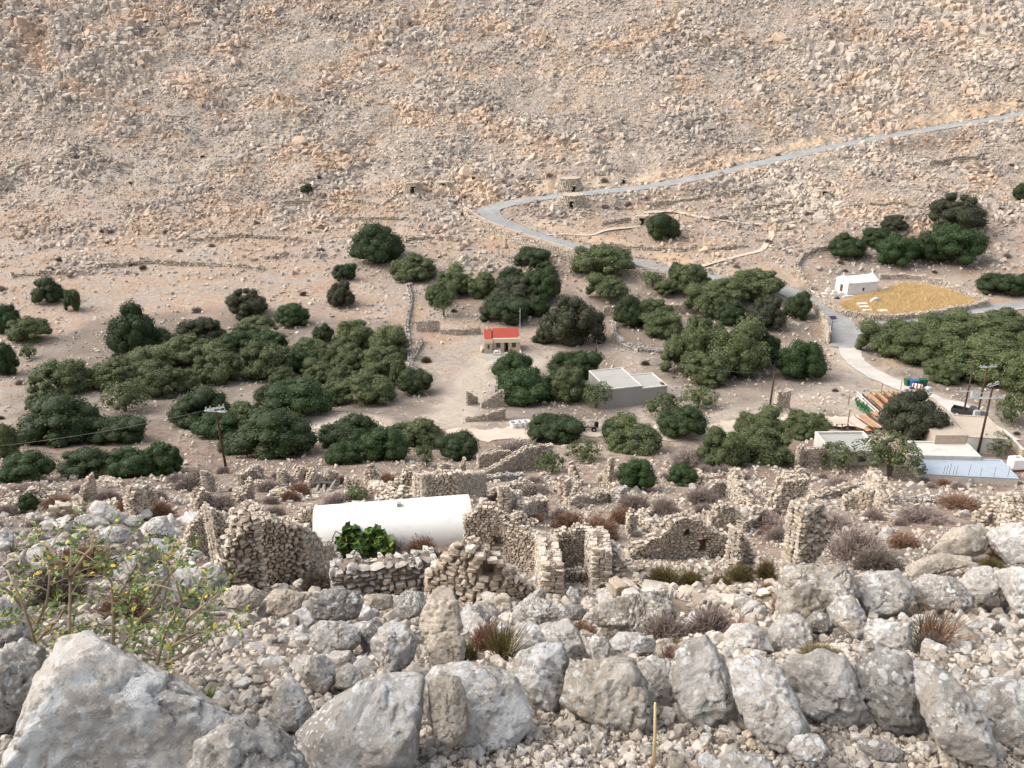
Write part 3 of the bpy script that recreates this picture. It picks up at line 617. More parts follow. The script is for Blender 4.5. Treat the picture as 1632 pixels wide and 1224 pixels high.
B('cream foot stone carrying the tall white standing stone', [(680,1015),(705,1012),(728,1008),(741,1025),(738,1052),(722,1070),(690,1064)], 'b_cream', .93, .8)
B('rounded lichen spotted boulder with a blunt nose in the stacked wall', [(592,1025),(605,1000),(625,990),(645,997),(668,1018),(660,1045),(640,1070),(615,1077),(602,1060)], 'b_white', .95, .85)
B('squat grey boulder under the broad dark one in the stacked wall', [(495,1002),(510,990),(545,990),(575,1005),(572,1022),(555,1040),(520,1045),(497,1030)], 'b_grey', .95, .85)
B('broad dark grey boulder on top of the stacked wall', [(489,962),(500,945),(540,937),(570,945),(576,965),(565,985),(530,994),(500,985)], 'b_dark', .88, .85)
B('pale angular boulder with a flat face on the stacked wall', [(425,952),(435,940),(460,940),(488,948),(475,975),(450,986),(428,972)], 'b_cream', .9, .8)
B('cream boulder with a tan underside at the near end of the stacked wall', [(355,950),(365,935),(395,933),(423,945),(415,965),(385,974),(358,968)], 'b_cream', .9, .85)
B('pinkish flat stone lying between two grey boulders on the stacked wall', [(580,955),(592,948),(628,948),(632,965),(600,975),(582,970)], 'b_tan', .86, .8)
B('square pale grey block beside the tall cream standing stone', [(632,955),(645,943),(675,945),(678,965),(668,980),(645,989),(635,980)], 'b_grey', .88, .85)
B('dark stone tucked behind the blunt nosed boulder', [(572,1010),(585,990),(600,985),(614,1000),(597,1025),(592,1045),(578,1036)], 'b_dark', .97, .8)
B('white faced triangular boulder below the stacked wall', [(426,1140),(440,1100),(458,1078),(476,1088),(495,1120),(497,1150),(480,1166),(440,1166)], 'b_white', .97, .7)
B('rounded white boulder above the triangular one', [(476,1068),(490,1048),(515,1044),(534,1058),(532,1085),(515,1104),(492,1094)], 'b_white', .97, .8)
B('small pale boulder wedged beside the rounded white one', [(536,1068),(555,1058),(574,1070),(580,1092),(560,1104),(538,1096)], 'b_grey', .97, .8)
B('craggy grey boulder with a ridged crown behind the notched pale boulder', [(818,985),(833,960),(850,948),(870,957),(890,975),(900,992),(870,998),(830,998)], 'b_grey', .95, .9, amp=.13)
B('flat slab balanced on the craggy grey boulder', [(838,958),(860,936),(871,944),(866,960),(848,967)], 'b_tan', .92, .7)
B('smooth egg shaped pale boulder above the notched one', [(811,1025),(825,1000),(850,991),(866,1000),(872,1022),(876,1046),(850,1052),(815,1050)], 'b_white', .98, .85)
B('split grey boulder with a dark seam beside the egg shaped one', [(863,1006),(880,990),(906,988),(921,1005),(926,1030),(940,1050),(915,1056),(885,1040)], 'b_grey', .97, .85)
B('great furrowed boulder with pale ridges beyond the purple dry bush', [(942,985),(955,965),(985,952),(1015,950),(1035,945),(1058,943),(1072,960),(1080,985),(1064,1002),(1030,1010),(990,1004),(955,998)], 'b_mix', .95, .9, det=1.3, amp=.16)
B('sloping pale boulder behind the banded one', [(972,1022),(985,1010),(1015,1008),(1045,1020),(1042,1038),(1010,1050),(980,1046)], 'b_white', .98, .8)
B('pale fist shaped stone beside the split grey boulder', [(938,1026),(945,1015),(965,1015),(973,1030),(966,1052),(945,1054)], 'b_grey', .97, .8)
B('flat topped grey boulder in the hollow right after the tall standing stone', [(732,978),(745,965),(765,965),(782,980),(778,1000),(740,1000)], 'b_grey', .95, .8)
B('dark pyramidal stone behind the split grey boulder', [(888,977),(905,962),(925,964),(934,975),(926,988),(890,989)], 'b_dark', .93, .8)
B('narrow upright grey stone before the ruined doorway', [(902,946),(910,935),(920,941),(926,961),(912,965)], 'b_grey', .93, .8)
B('large rough tan boulder with black stains, at the near corner of the boulder row', [(1236,1000),(1240,950),(1244,920),(1256,905),(1282,902),(1330,907),(1357,920),(1362,950),(1342,965),(1300,982),(1252,1002)], 'b_mix', .97, .9, det=1.4, amp=.1)
B('blocky grey white boulder second in the boulder row', [(1353,925),(1375,914),(1430,911),(1449,925),(1453,955),(1441,976),(1410,986),(1385,981),(1366,955)], 'b_white', .97, .9, det=1.2)
B('low lichened boulder third in the boulder row, above the dry tuft', [(1452,930),(1480,914),(1515,919),(1541,940),(1551,965),(1530,977),(1490,973),(1459,957)], 'b_grey', .97, .85, det=1.1)
B('dark speckled boulder fourth in the boulder row', [(1529,925),(1550,907),(1590,907),(1608,930),(1606,965),(1590,974),(1560,966),(1540,947)], 'b_grey', .96, .85, det=1.1)
B('white domed boulder at the far end of the boulder row', [(1588,915),(1620,903),(1660,918),(1675,960),(1650,987),(1615,981),(1604,950)], 'b_white', .97, .85, det=1.1)
B('rounded triangular grey boulder leaning under the boulder row', [(1320,970),(1335,955),(1360,954),(1376,975),(1379,1006),(1366,1022),(1345,1002),(1325,987)], 'b_white', .98, .8)
B('bulky blue-grey boulder at the foot of the tan boulder', [(1227,1002),(1244,980),(1270,976),(1291,995),(1299,1025),(1291,1041),(1250,1043),(1231,1031)], 'b_grey', 1.0, .85)
B('double humped white boulder in front of the purple bushes', [(1156,1012),(1168,996),(1195,992),(1221,1007),(1232,1036),(1200,1047),(1160,1037)], 'b_white', 1.0, .85)
B('square cut white block standing among the loose stones', [(1377,996),(1395,987),(1450,994),(1453,1036),(1441,1044),(1395,1041),(1381,1021)], 'b_white', .98, .9)
B('ribbed grey stone wedged behind the bulky blue-grey boulder', [(1283,986),(1300,975),(1320,980),(1329,1000),(1315,1013),(1295,1009)], 'b_dark', .98, .8)
B('small pale boulder at the corner of the square cut block', [(1362,1036),(1375,1020),(1391,1022),(1396,1041),(1380,1050)], 'b_white', .98, .8)
B('pale sloping outcrop boulder with a dark shaded end, above the boulder row', [(1470,890),(1495,866),(1520,843),(1545,837),(1570,845),(1580,866),(1562,882),(1530,889),(1495,898)], 'b_tan', .97, .9, det=1.1)
B('dark bellied white capped boulder at the picture edge above the boulder row', [(1570,852),(1600,835),(1660,838),(1680,880),(1645,897),(1610,900),(1588,882)], 'b_white', .97, .9, det=1.1)
B('low cream bedrock hump below the outcrop boulder', [(1430,915),(1460,895),(1500,882),(1545,888),(1552,900),(1505,910),(1460,922)], 'b_tan', .99, .7)
B('tall grey boulder seen through the yellow leaved shrub', [(221,968),(234,920),(250,902),(270,902),(276,930),(264,962),(240,978)], 'b_grey', .95, .85)
B('big pale boulder with a grey belly behind the yellow leaved shrub', [(266,932),(285,905),(312,904),(337,925),(332,957),(300,978),(268,974)], 'b_white', .96, .85)
B('blue-grey boulder tucked against the tall ruin corner', [(315,906),(335,896),(352,902),(364,925),(360,947),(340,948),(320,927)], 'b_grey', .97, .85)
B('domed white splashed boulder above the rusty iron post', [(230,842),(245,826),(265,824),(278,845),(280,857),(240,855)], 'b_white', .97, .9)
B('long pale slanting slab highest in the boulder field by the ruins', [(142,810),(152,798),(175,806),(191,820),(181,834),(155,828)], 'b_white', .97, .6)
B('flat white slab below the slanting pale slab', [(120,826),(135,819),(165,826),(175,836),(150,841),(124,837)], 'b_white', .97, .6)
B('long low bluish boulder among the yellow leaved branches', [(40,882),(60,865),(90,857),(116,862),(120,876),(90,892),(50,892)], 'b_white', .97, .7)
B('broad pale boulder beside the domed white splashed one', [(159,845),(180,839),(205,844),(210,859),(185,867),(162,862)], 'b_white', .98, .75)
B('leaning cream boulder in the boulder field by the ruins', [(36,867),(50,850),(66,837),(70,856),(50,874)], 'b_tan', .97, .7)
B('rounded white boulder at the picture edge beside dry yellow grass', [(-14,852),(10,843),(23,855),(21,872),(-12,874)], 'b_white', .97, .8)
B('grey bellied boulder half hidden by thin branches', [(187,907),(200,888),(218,883),(226,905),(216,922),(195,920)], 'b_grey', .97, .85)
B('white patched low boulder behind the thin branches', [(149,882),(165,870),(185,871),(185,885),(160,893)], 'b_white', .97, .8)
B('small blue-grey boulder behind the stem of the yellow leaved shrub', [(60,932),(80,918),(100,914),(105,930),(70,938)], 'b_grey', .97, .8)
B('fuzzy tan rounded boulder near the picture edge', [(4,902),(15,885),(35,884),(50,905),(30,918)], 'b_tan', .97, .8)
B('small grey block between pale slabs by the ruins', [(196,832),(210,821),(226,823),(230,834),(210,845)], 'b_grey', .97, .8)

FALLEN = []
# ---------------- dry-stone ruin walls ----------------
def stone_wall(name, label, cat, base, tops, thick=.6, st=.28, holes=(), mat='stone_w', seed=None, group=None, top_extra=True, loose=0.0, core='mortar', lvl=False, Yd=None):
    """base: pixels of the wall foot; tops: height in pixels along it, evenly spaced"""
    seed = seed if seed is not None else int(base[0][0] * 3 + base[0][1]); r = np.random.default_rng(seed)
    BP = at_many(*np.array(base, float).T)
    if Yd:
        a_, b_, c_ = ray(*np.array(base, float).T); q = Yd + np.arange(len(base)) * .4; BP = np.stack([a_ / b_ * q, q, Hs(a_ / b_ * q, q)], -1)
    seg = np.r_[0, np.cumsum(np.linalg.norm(np.diff(BP[:, :2], axis=0), axis=1))]; L = seg[-1]
    bpx = np.array(base, float); sp_ = np.linspace(0, 1, len(tops)); 
    uu = np.linspace(0, 1, max(24, int(L / st * 1.6)))
    bx = np.interp(uu * L, seg, BP[:, 0]); by = np.interp(uu * L, seg, BP[:, 1]); pxx = np.interp(uu * L, seg, bpx[:, 0]); pyy = np.interp(uu * L, seg, bpx[:, 1])
    hpx = np.interp(uu, sp_, tops)
    ztop = np.array([z_at(a, b - h, Y) for a, b, h, Y in zip(pxx, pyy, hpx, by)])
    zb = Hs(bx, by); ztop = np.maximum(ztop, zb + .12) + vn(uu * L / (st * 2.2), uu * 0 + seed, None, 5) * max(st * .8, .12)
    if lvl: zb = np.full_like(zb, zb.min())
    def ip(a, u): return np.interp(u, uu, a)
    V, F, A, off = [], [], [], 0
    def add(pos, dims, Rm, protos, a):
        nonlocal off
        v, f = protos[r.integers(0, len(protos))]; w = (v * dims) @ Rm.T + pos; V.append(w); F.append(f + off); A.append(np.full(len(v), a)); off += len(v)
    # holes: (pixel x centre, pixel y centre, w px, h px) -> u and z
    hz = []
    for hx, hy, hw, hh in holes:
        k = int(np.argmin(np.abs(pxx - hx))); Y = by[k]; m = mpp((bx[k], Y, zb[k]))
        hz.append((uu[k], z_at(hx, hy, Y), hw * m / 2 / L, hh * m / 2 * 1.05))
    def inhole(u, z, mu=0, mz=0): return any(abs(u - a) < c + mu and abs(z - b) < d + mz for a, b, c, d in hz)
    zmin = zb.min() - .35; zmax = ztop.max(); z = zmin
    while z < zmax:
        ch = st * r.uniform(.55, 1.0)
        for side in (1, -1):
            u = -r.uniform(0, .5) * st / L
            while u < 1:
                ln = st * r.uniform(.7, 1.9); uc = min(max(u + ln / 2 / L, 0), 1); zt = ip(ztop, uc)
                if z + ch * .5 < zt and z > ip(zb, uc) - .45 and not inhole(uc, z + ch / 2, ln * .35 / L, ch * .3):
                    x0, y0 = ip(bx, uc), ip(by, uc); e = .5 / max(L, 1)
                    t = np.array([ip(bx, min(1, uc + e)) - ip(bx, max(0, uc - e)), ip(by, min(1, uc + e)) - ip(by, max(0, uc - e)), 0]); t /= np.linalg.norm(t) + 1e-9
                    n = np.array([-t[1], t[0], 0]); th = r.uniform(-.05, .05) * (1 + 4 * loose); c_, s_ = math.cos(th), math.sin(th)
                    ca = math.cos(r.normal(0, .1)); t2 = t * c_ + np.array([0, 0, s_]); up = np.array([0, 0, c_]) - t * s_
                    Rm = np.stack([t2, n, up], 1); dp = thick * .30 * r.uniform(.8, 1.15)
                    pos = np.array([x0, y0, z + ch / 2]) + n * side * (thick / 2 - dp * .5 + r.normal(0, .022) * (1 + loose * 2)); gp = .95 - loose * .08
                    big = r.random() < loose; add(pos, np.array([ln / 2 * gp * 1.04, dp * .85, ch / 2 * gp * 1.06]) * (1.4 if big else 1), Rm, ANG if big else BOX, r.random())
                u += ln / L
        for ue in (0, 1):
            if z + ch * .5 < ip(ztop, ue) and z > ip(zb, ue) - .45:
                t = np.array([ip(bx, min(1, ue + .02)) - ip(bx, max(0, ue - .02)), ip(by, min(1, ue + .02)) - ip(by, max(0, ue - .02)), 0]); t /= np.linalg.norm(t) + 1e-9; n = np.array([-t[1], t[0], 0]); nst = max(2, int(thick / (st * 1.1)))
                for q in range(nst):
                    o = ((q + .5) / nst - .5) * thick * .86 + r.normal(0, .02); pos = np.array([ip(bx, ue), ip(by, ue), z + ch / 2]) + n * o + t * (1 if ue else -1) * st * r.uniform(-.1, .22)
                    add(pos, np.array([st * .42, thick / nst / 2 * 1.0, ch / 2 * 1.03]), np.stack([t, n, np.array([0, 0, 1.0])], 1), BOX, r.random())
        z += ch
    if top_extra:
        n = int(L / st * 2.6)
        for q in range(n):
            u = r.random(); s_ = st * r.uniform(.25, .62); a = r.random() * 6.3; Rm = rotm(1, r, .6)[0]; o = (r.random() - .5) * thick * .9
            e = .5 / max(L, 1); t = np.array([ip(bx, min(1, u + e)) - ip(bx, max(0, u - e)), ip(by, min(1, u + e)) - ip(by, max(0, u - e))]); t /= np.linalg.norm(t) + 1e-9
            add(np.array([ip(bx, u) - t[1] * o, ip(by, u) + t[0] * o, ip(ztop, u) + s_ * .1]), np.array([s_, s_ * .8, s_ * .62]), Rm, ANG, r.random())
        m = int(L / st * 3.0)      # fallen stones along the foot
        for q in range(m):
            u = r.random(); s_ = st * r.uniform(.2, .55); o = (1 if r.random() < .7 else -1) * thick * r.uniform(.55, 1.6); Rm = rotm(1, r, .8)[0]
            t = np.array([bx[-1] - bx[0], by[-1] - by[0]]); t /= np.linalg.norm(t) + 1e-9; X, Y = ip(bx, u) + t[1] * o, ip(by, u) - t[0] * o
            FALLEN.append((X, Y, float(Hs(X, Y)), s_))
    root = link(name, mesh_np(name, np.concatenate(V), np.concatenate(F), [M[mat]], False, dict(rnd=np.concatenate(A))), None, label, cat, group, 'thing')
    # fill between the two faces
    bm = bmesh.new(); ns = max(6, int(L / (st * .7))); us = np.linspace(0, 1, ns + 1)
    for k in range(ns):
        ua, ub = us[k], us[k + 1]; um = (ua + ub) / 2; zt = min(ip(ztop, ua), ip(ztop, ub)) - st * .35; z0 = min(ip(zb, ua), ip(zb, ub)) - .5
        iv = [(z0, zt)]
        for a, b, c, d in hz:
            if abs(um - a) < c: iv = [(p, min(q, b - d)) for p, q in iv if p < b - d] + [(max(p, b + d), q) for p, q in iv if q > b + d]
        ax, ay, cx, cy = ip(bx, ua), ip(by, ua), ip(bx, ub), ip(by, ub); t = np.array([cx - ax, cy - ay]); t /= np.linalg.norm(t) + 1e-9; h = thick / 2 * .62
        P = [(ax - t[1] * h, ay + t[0] * h), (ax + t[1] * h, ay - t[0] * h), (cx + t[1] * h, cy - t[0] * h), (cx - t[1] * h, cy + t[0] * h)]
        for a, b, c, d in hz:      # backing slab added behind every hole so it reads dark
            if abs(um - a) < c * 1.2:
                hb = thick / 2 * .8; Q = [(ax - t[1] * hb, ay + t[0] * hb), (ax - t[1] * hb * .45, ay + t[0] * hb * .45), (cx - t[1] * hb * .45, cy + t[0] * hb * .45), (cx - t[1] * hb, cy + t[0] * hb)]
                lo = [bm.verts.new((X, Y, b - d * 1.15)) for X, Y in Q]; hi = [bm.verts.new((X, Y, b + d * 1.15)) for X, Y in Q]; bm.faces.new(lo[::-1]); bm.faces.new(hi)
                for i in range(4): bm.faces.new((lo[i], lo[(i + 1) % 4], hi[(i + 1) % 4], hi[i]))
        for p, q in iv:
            if q <= p: continue
            lo = [bm.verts.new((X, Y, p)) for X, Y in P]; hi = [bm.verts.new((X, Y, q)) for X, Y in P]
            bm.faces.new(lo[::-1]); bm.faces.new(hi)
            for i in range(4): bm.faces.new((lo[i], lo[(i + 1) % 4], hi[(i + 1) % 4], hi[i]))
    me = bpy.data.meshes.new('rubble_core'); bm.to_mesh(me); bm.free(); me.materials.append(M[core]); link('rubble_core', me, root)
    return root
def RW_(label, base, tops, **k):
    k['st'] = k.get('st', .28) * (.62 if base[0][1] > 850 else .8); return stone_wall('ruined_wall', label, 'ruined wall', base, tops, **k)
# nearest houses
RW_('tall inner face of the corner ruin beside the dark dry bushes', [(421,932),(480,930),(545,925)], [112, 92, 84, 60, 62, 36, 20], thick=.8, st=.34, mat='stone_w')
RW_('grey rubble flank of the corner ruin, rising to its peak', [(352,925),(385,930),(419,934)], [26, 72, 94, 116, 112], thick=.9, st=.4, mat='stone_m', loose=.5, Yd=30)
RW_('thick pale plastered wall running down towards the corner ruin', [(340,868),(356,885),(372,908)], [62,74,66], thick=.8, st=.3, mat='stone_m', loose=.5, Yd=37)
RW_('triangular brick-like ruin wall above the rusty iron post', [(298,866),(318,862),(338,860)], [14,38,58], thick=.55, st=.24, Yd=41)
RW_('dark grey heaped rubble wall below the fig bush', [(535,948),(600,946),(690,944)], [46, 54, 50, 54, 66], thick=1.0, st=.5, mat='stone_c', loose=.7)
RW_('stepped rubble-stone gable below the chapel end, the widest near ruin', [(688,958),(770,962),(862,960)], [58,80,92,96,86,62,38,16], thick=.75, st=.42, holes=[(779,902,11,22)])
RW_('ruin wall with a square dark opening behind the stepped gable', [(742,908),(800,907),(864,905)], [84,104,98,72,62,58], thick=.6, st=.3, holes=[(799,857,17,15)])
RW_('short cross wall capped with pale stones between two ruined rooms', [(866,908),(872,928),(880,950)], [62,66,50], thick=.8, st=.34, mat='stone_m')
RW_('inner room wall framed by two cross walls', [(884,905),(912,904),(942,903)], [56,66,64], thick=.5, st=.25)
RW_('low sill wall with a dark slit in front of the framed room wall', [(886,928),(914,928),(944,927)], [19,20,22], thick=.5, st=.26, mat='stone_m')
RW_('upright pier wall at the corner of the framed room', [(944,912),(950,922),(957,936)], [74,78,60], thick=.75, st=.36, mat='stone_m')
RW_('collapsing rubble slope wall descending from the pier', [(960,925),(985,930),(1010,942)], [58,32,12], thick=.9, st=.34, mat='stone_m', loose=.6)
RW_('gabled house front with a small window hole and a narrow doorway', [(1002,893),(1085,891),(1172,887)], [18,30,44,62,74,68,50,40,30], thick=.6, st=.3, holes=[(1088,846,9,9),(1114,865,11,23)])
RW_('fragment of wall with a doorway lintel behind the gabled front', [(1128,848),(1172,846)], [28,46,42,34], thick=.6, st=.28)
RW_('slender white pillar of stones left of the gabled front', [(999,852),(1011,852)], [30,42,30], thick=.6, st=.3, mat='stone_m')
RW_('high squared ruin end sloping down to rubble, nearest the big olive', [(1163,792),(1180,802),(1206,812)], [44,44,22,8], thick=.7, st=.34)
RW_('blocky tower-like ruin with stepped shoulder', [(1222,822),(1240,820),(1277,818)], [16,58,62,62], thick=.8, st=.3)
RW_('long thick rubble wall ending in a pale pillar above the tan boulder', [(1264,858),(1276,872),(1292,892),(1306,906)], [58,66,88,92,60], thick=.9, st=.4, mat='stone_m', loose=.35, Yd=33)
RW_('crumbling side wall of the gabled house', [(1168,880),(1178,892),(1190,906)], [42,40,26], thick=.8, st=.34, mat='stone_m', loose=.5, Yd=36)
RW_('low rubble bank wall below the gabled house', [(1005,978),(1080,976),(1160,974),(1238,970)], [14,18,16,20,22], thick=.9, st=.4, mat='stone_m', loose=.5)
RW_('upper rubble kerb wall in front of the gabled house', [(1012,918),(1090,916),(1180,914)], [8,12,8], thick=.9, st=.4, mat='stone_m', loose=.6)
RW_('grey plastered room wall beside a pale lit wall', [(1343,812),(1362,813),(1384,816)], [20,36,38], thick=.6, st=.3, mat='stone_w')
RW_('pale lit wall with a ragged falling top', [(1384,790),(1400,806),(1420,822)], [44,40,12], thick=.8, st=.34, mat='stone_m', loose=.3)
RW_('ruin corner near the picture edge above the outcrop boulders', [(1556,838),(1574,838),(1592,840)], [10,38,54], thick=.8, st=.36, mat='stone_m', loose=.4)
RW_('descending rubble wall reaching the picture edge', [(1592,840),(1615,846),(1650,852)], [58,48,34,24], thick=.9, st=.36, mat='stone_m', loose=.5)
RW_('pinkish ruin end beside the white flat-roofed house', [(1268,748),(1274,744)], [34,36], thick=.5, st=.28)
RW_('roofless room wall adjoining the white flat-roofed house', [(1276,742),(1298,741),(1320,740)], [26,28,26], thick=.5, st=.28)
# room with the pale cut edges behind the chapel
RW_('well kept back wall of the roofless room behind the white vaulted chapel', [(680,796),(722,794),(769,791)], [42,40,39], thick=.7, st=.24)
RW_('white edged side wall of the roofless room behind the chapel', [(668,806),(676,800),(684,793)], [56,50,42], thick=.9, st=.28, mat='stone_m')
RW_('slanting wall rising to a square pillar under the round dark tree', [(768,760),(810,752),(845,746),(879,744)], [8,20,34,36], thick=.55, st=.26)
RW_('broken brown wall behind the slanting wall', [(762,746),(800,742),(834,738)], [22,26,12], thick=.5, st=.26)
RW_('low grey wall at the foot of the slanting wall', [(766,769),(800,767),(832,764)], [10,13,10], thick=.6, st=.28, mat='stone_c')
RW_('pointed stub of pale masonry between the chapel room and the trees', [(700,756),(715,754)], [14,20,16], thick=.6, st=.28)
RW_('thin spike of masonry beside the pointed stub', [(734,752),(741,752)], [12,22], thick=.4, st=.24, mat='stone_m')
RW_('tall thin pillar of stacked stones beside the bright green sapling', [(909,772),(924,774)], [40,28,12], thick=.6, st=.3, mat='stone_m')
RW_('square pillar standing in the middle of the rubble field', [(893,802),(904,803)], [46,44], thick=.7, st=.34)
RW_('leaning pillar ruin with a sloping shoulder near the round green tree', [(953,768),(962,768),(973,769)], [8,22,38], thick=.6, st=.3)
RW_('blocky grey pillar ruin above the openings of the near houses', [(803,814),(823,814)], [36,30], thick=.8, st=.36, mat='stone_m')
RW_('low pale wall of squared blocks across the rubble field', [(905,806),(940,803),(980,798)], [14,18,16], thick=.7, st=.34, mat='stone_m')
RW_('short end wall with large blocks right of the low pale wall', [(978,800),(992,802)], [20,26], thick=.7, st=.34, mat='stone_c')
RW_('ragged wall leading to the roofless chapel room', [(624,782),(645,780),(668,778)], [8,30,32], thick=.6, st=.28)
RW_('tall finger of masonry standing below the dark carob thicket', [(586,778),(595,778),(605,778)], [26,38,20], thick=.7, st=.3)
RW_('low rubble line in front of the ragged wall', [(600,800),(640,797),(676,793)], [8,11,8], thick=.7, st=.32, mat='stone_m')
RW_('white stone stack beside the bleached timbers', [(490,778),(502,776),(516,775)], [12,30,18], thick=.6, st=.28, mat='stone_m')
RW_('squat pillar at the far side of the bleached timbers', [(523,775),(538,773)], [26,22], thick=.6, st=.28)
RW_('wedge of masonry rising beside the purple scrub', [(372,802),(388,800),(403,798)], [6,18,36], thick=.6, st=.28)
RW_('small white masonry cone near the leaning electricity pole', [(394,768),(404,767),(416,766)], [12,26,10], thick=.6, st=.28, mat='stone_m')
RW_('rough pillar ruin above the triangular wall', [(310,812),(322,810),(334,808)], [14,36,24], thick=.7, st=.3)
RW_('pale spike of wall beneath the electricity pole', [(328,784),(340,782)], [34,26], thick=.6, st=.28, mat='stone_m')
RW_('sharp pointed gable fragment below the carob row', [(126,800),(140,798),(154,797)], [8,26,44], thick=.6, st=.28)
RW_('broad pillar of rubble with a leaning top', [(208,828),(220,826),(232,824)], [34,52,50], thick=.8, st=.32, mat='stone_m')
RW_('plastered slab of wall behind the broad leaning pillar', [(234,806),(250,804)], [42,26], thick=.7, st=.3, mat='stone_m')
RW_('low fragment beside the small leafy sapling', [(98,830),(118,826)], [16,26], thick=.7, st=.3)
RW_('rubble hump wall between sapling and pillar', [(10,812),(45,808),(90,806)], [8,14,12], thick=.8, st=.34, mat='stone_m', loose=.6)
RW_('broken terrace wall beyond the chapel roof', [(500,838),(560,818),(640,806)], [10,14,10], thick=.7, st=.34, mat='stone_m', loose=.5)
RW_('brown ruin block left of the chapel end', [(470,842),(490,838),(512,836)], [14,30,26], thick=.6, st=.3)
RW_('low house footing among brown bushes beyond the tower-like ruin', [(1290,800),(1330,790),(1378,784)], [12,14,16], thick=.7, st=.34, mat='stone_m', loose=.4)
RW_('rubble terrace behind the pale lit wall', [(1425,800),(1500,803),(1562,800)], [6,9,8], thick=.8, st=.34, mat='stone_c', loose=.6)
# lesser stubs in the rubble fields
rs = np.random.default_rng(123)
for i_ in range(96):
    x_, y_ = rs.uniform(10, 1620), rs.uniform(758, 850); l_ = rs.uniform(14, 52); h_ = rs.uniform(6, 20) * (1.7 if rs.random() < .3 else 1); dy_ = rs.uniform(-14, 14)
    if 500 < x_ + l_ / 2 < 760 and y_ > 785 or (1250 < x_ and y_ < 790) or (x_ > 1200 and y_ > 826) or (x_ < 330 and y_ > 815): continue
    RW_('broken wall stub in the rubble between the taller ruins', [(x_, y_), (x_ + l_ / 2, y_ + dy_ / 2), (x_ + l_, y_ + dy_)], list(rs.uniform(.3, 1, 4) * h_), thick=.65, st=.32, mat='stone_w' if i_ % 2 else 'stone_m', loose=.3, group='low wall stubs of the ruined village', seed=i_)
# valley and hill structures
RW_('plastered pier standing alone beside the dirt road', [(1235,652),(1255,651)], [28,29], thick=.8, st=.35)
RW_('jagged corner ruin below the red roofed house', [(744,646),(752,644),(760,643)], [24,18,10], thick=.5, st=.3)
RW_('arched ruin wall touching the olive below the red roofed house', [(767,650),(785,649),(802,648)], [8,20,26], thick=.5, st=.3)
RW_('low rendered wall curving along the dirt road', [(742,672),(775,671),(804,668)], [6,12,18], thick=.5, st=.3)
RW_('square ruin chamber uphill from the red roofed house', [(664,528),(683,529),(700,528)], [16,18,17], thick=.6, st=.4, mat='stone_m')
RW_('field wall running to the red roofed house', [(702,532),(730,534),(766,532)], [8,9,10], thick=.6, st=.4)
RW_('reddish retaining wall among the olives', [(1042,503),(1070,500),(1102,499)], [14,15,16], thick=.6, st=.4)
RW_('small ruined cube beside the large brown-green tree', [(962,502),(982,502)], [14,14], thick=.6, st=.4)
def FW(label, base, tops, **k): return stone_wall('field_wall', label, 'field wall', base, tops, **{**dict(thick=.8, st=.55, mat='stone_m', loose=.35), **k})
FW('curved rubble wall bounding the field above the concrete cistern', [(977,520),(980,540),(992,553),(1015,561),(1056,563)], [8,9,9,8], mat='stone_c')
FW('rubble enclosure wall looping up to the dark trees above the white church', [(1293,462),(1276,445),(1268,428),(1278,412),(1300,402),(1345,396)], [8,9,9,8,7])
FW('long field wall from the small carob down to the valley olives', [(655,590),(652,560),(648,520),(655,480),(650,455)], [5,6,6,5], mat='stone_c')
FW('pale straight wall climbing through the dry field beside the thicket', [(646,592),(660,570),(672,545)], [6,6,6])
FW('churchyard wall along the road below the golden grass', [(1300,474),(1318,489),(1345,503),(1390,511),(1430,511),(1480,505),(1530,496),(1572,488)], [8,9,9,9,9,9,10,10], st=.4, loose=.1, mat='stone_w')
FW('churchyard wall above the golden grass, between field and scrub', [(1574,487),(1545,474),(1505,456),(1470,446),(1440,443),(1402,444)], [9,8,8,7,7], st=.4, loose=.1)
FW('roadside retaining wall at the bend before the junction', [(1289,488),(1303,504),(1314,522),(1320,547)], [10,14,18,20], st=.4, loose=0, thick=.5, mat='stone_w')
FW('masonry parapet wall holding up the hairpin road', [(738,331),(741,348),(770,368),(810,383),(850,397),(900,413),(950,428)], [4,13,15,14,15,15,14], st=.6, loose=0, thick=.5, mat='stone_w', top_extra=False)
FW('lower stretch of parapet wall continuing under the hairpin road', [(950,428),(990,436),(1030,443),(1072,448)], [14,12,9,7], st=.6, loose=0, thick=.5, mat='stone_w', top_extra=False)
TW = [('terrace wall beneath the upper road, close to the hairpin', [(1030,330),(1090,322),(1150,312),(1215,300)], [6,6,6]),
 ('upper terrace wall on the stony slope below the climbing road', [(1180,338),(1240,330),(1310,322)], [6,7,5]),
 ('terrace wall passing under the lone round carob', [(960,392),(1010,398),(1090,400)], [6,7,6]),
 ('faint terrace wall across the orange slope left of the hairpin', [(520,352),(600,350),(690,352)], [5,5,5]),
 ('terrace wall between the hairpin and the big domed carob', [(640,384),(700,380),(745,386)], [5,6,5]),
 ('long terrace line on the lower slope above the valley trees', [(150,428),(240,420),(330,424),(420,430)], [6,6,5]),
 ('broken terrace wall above the twin olives', [(20,442),(60,438),(130,436)], [6,6,5]),
 ('dry-stone terrace near the tiny lone bush', [(430,326),(520,322),(600,326)], [5,6,5]),
 ('terrace wall on the slope between two orange soil patches', [(300,384),(380,378),(470,382)], [5,6,5]),
 ('short terrace wall below the beige concrete footpath', [(1100,396),(1150,398),(1190,394)], [5,5,5]),
 ('rubble terrace at the head of the gully by the dark trees', [(1130,352),(1180,346),(1260,350)], [6,6,5]),
 ('hill terrace wall above the churchyard enclosure', [(1360,330),(1430,326),(1480,334)], [5,6,5]),
 ('terrace under the climbing road near the picture edge', [(1480,262),(1560,250),(1660,238)], [6,5,6]),
 ('old wall beside the small ruined hut downhill of the hairpin', [(960,360),(1000,352),(1030,352)], [6,6,5])]
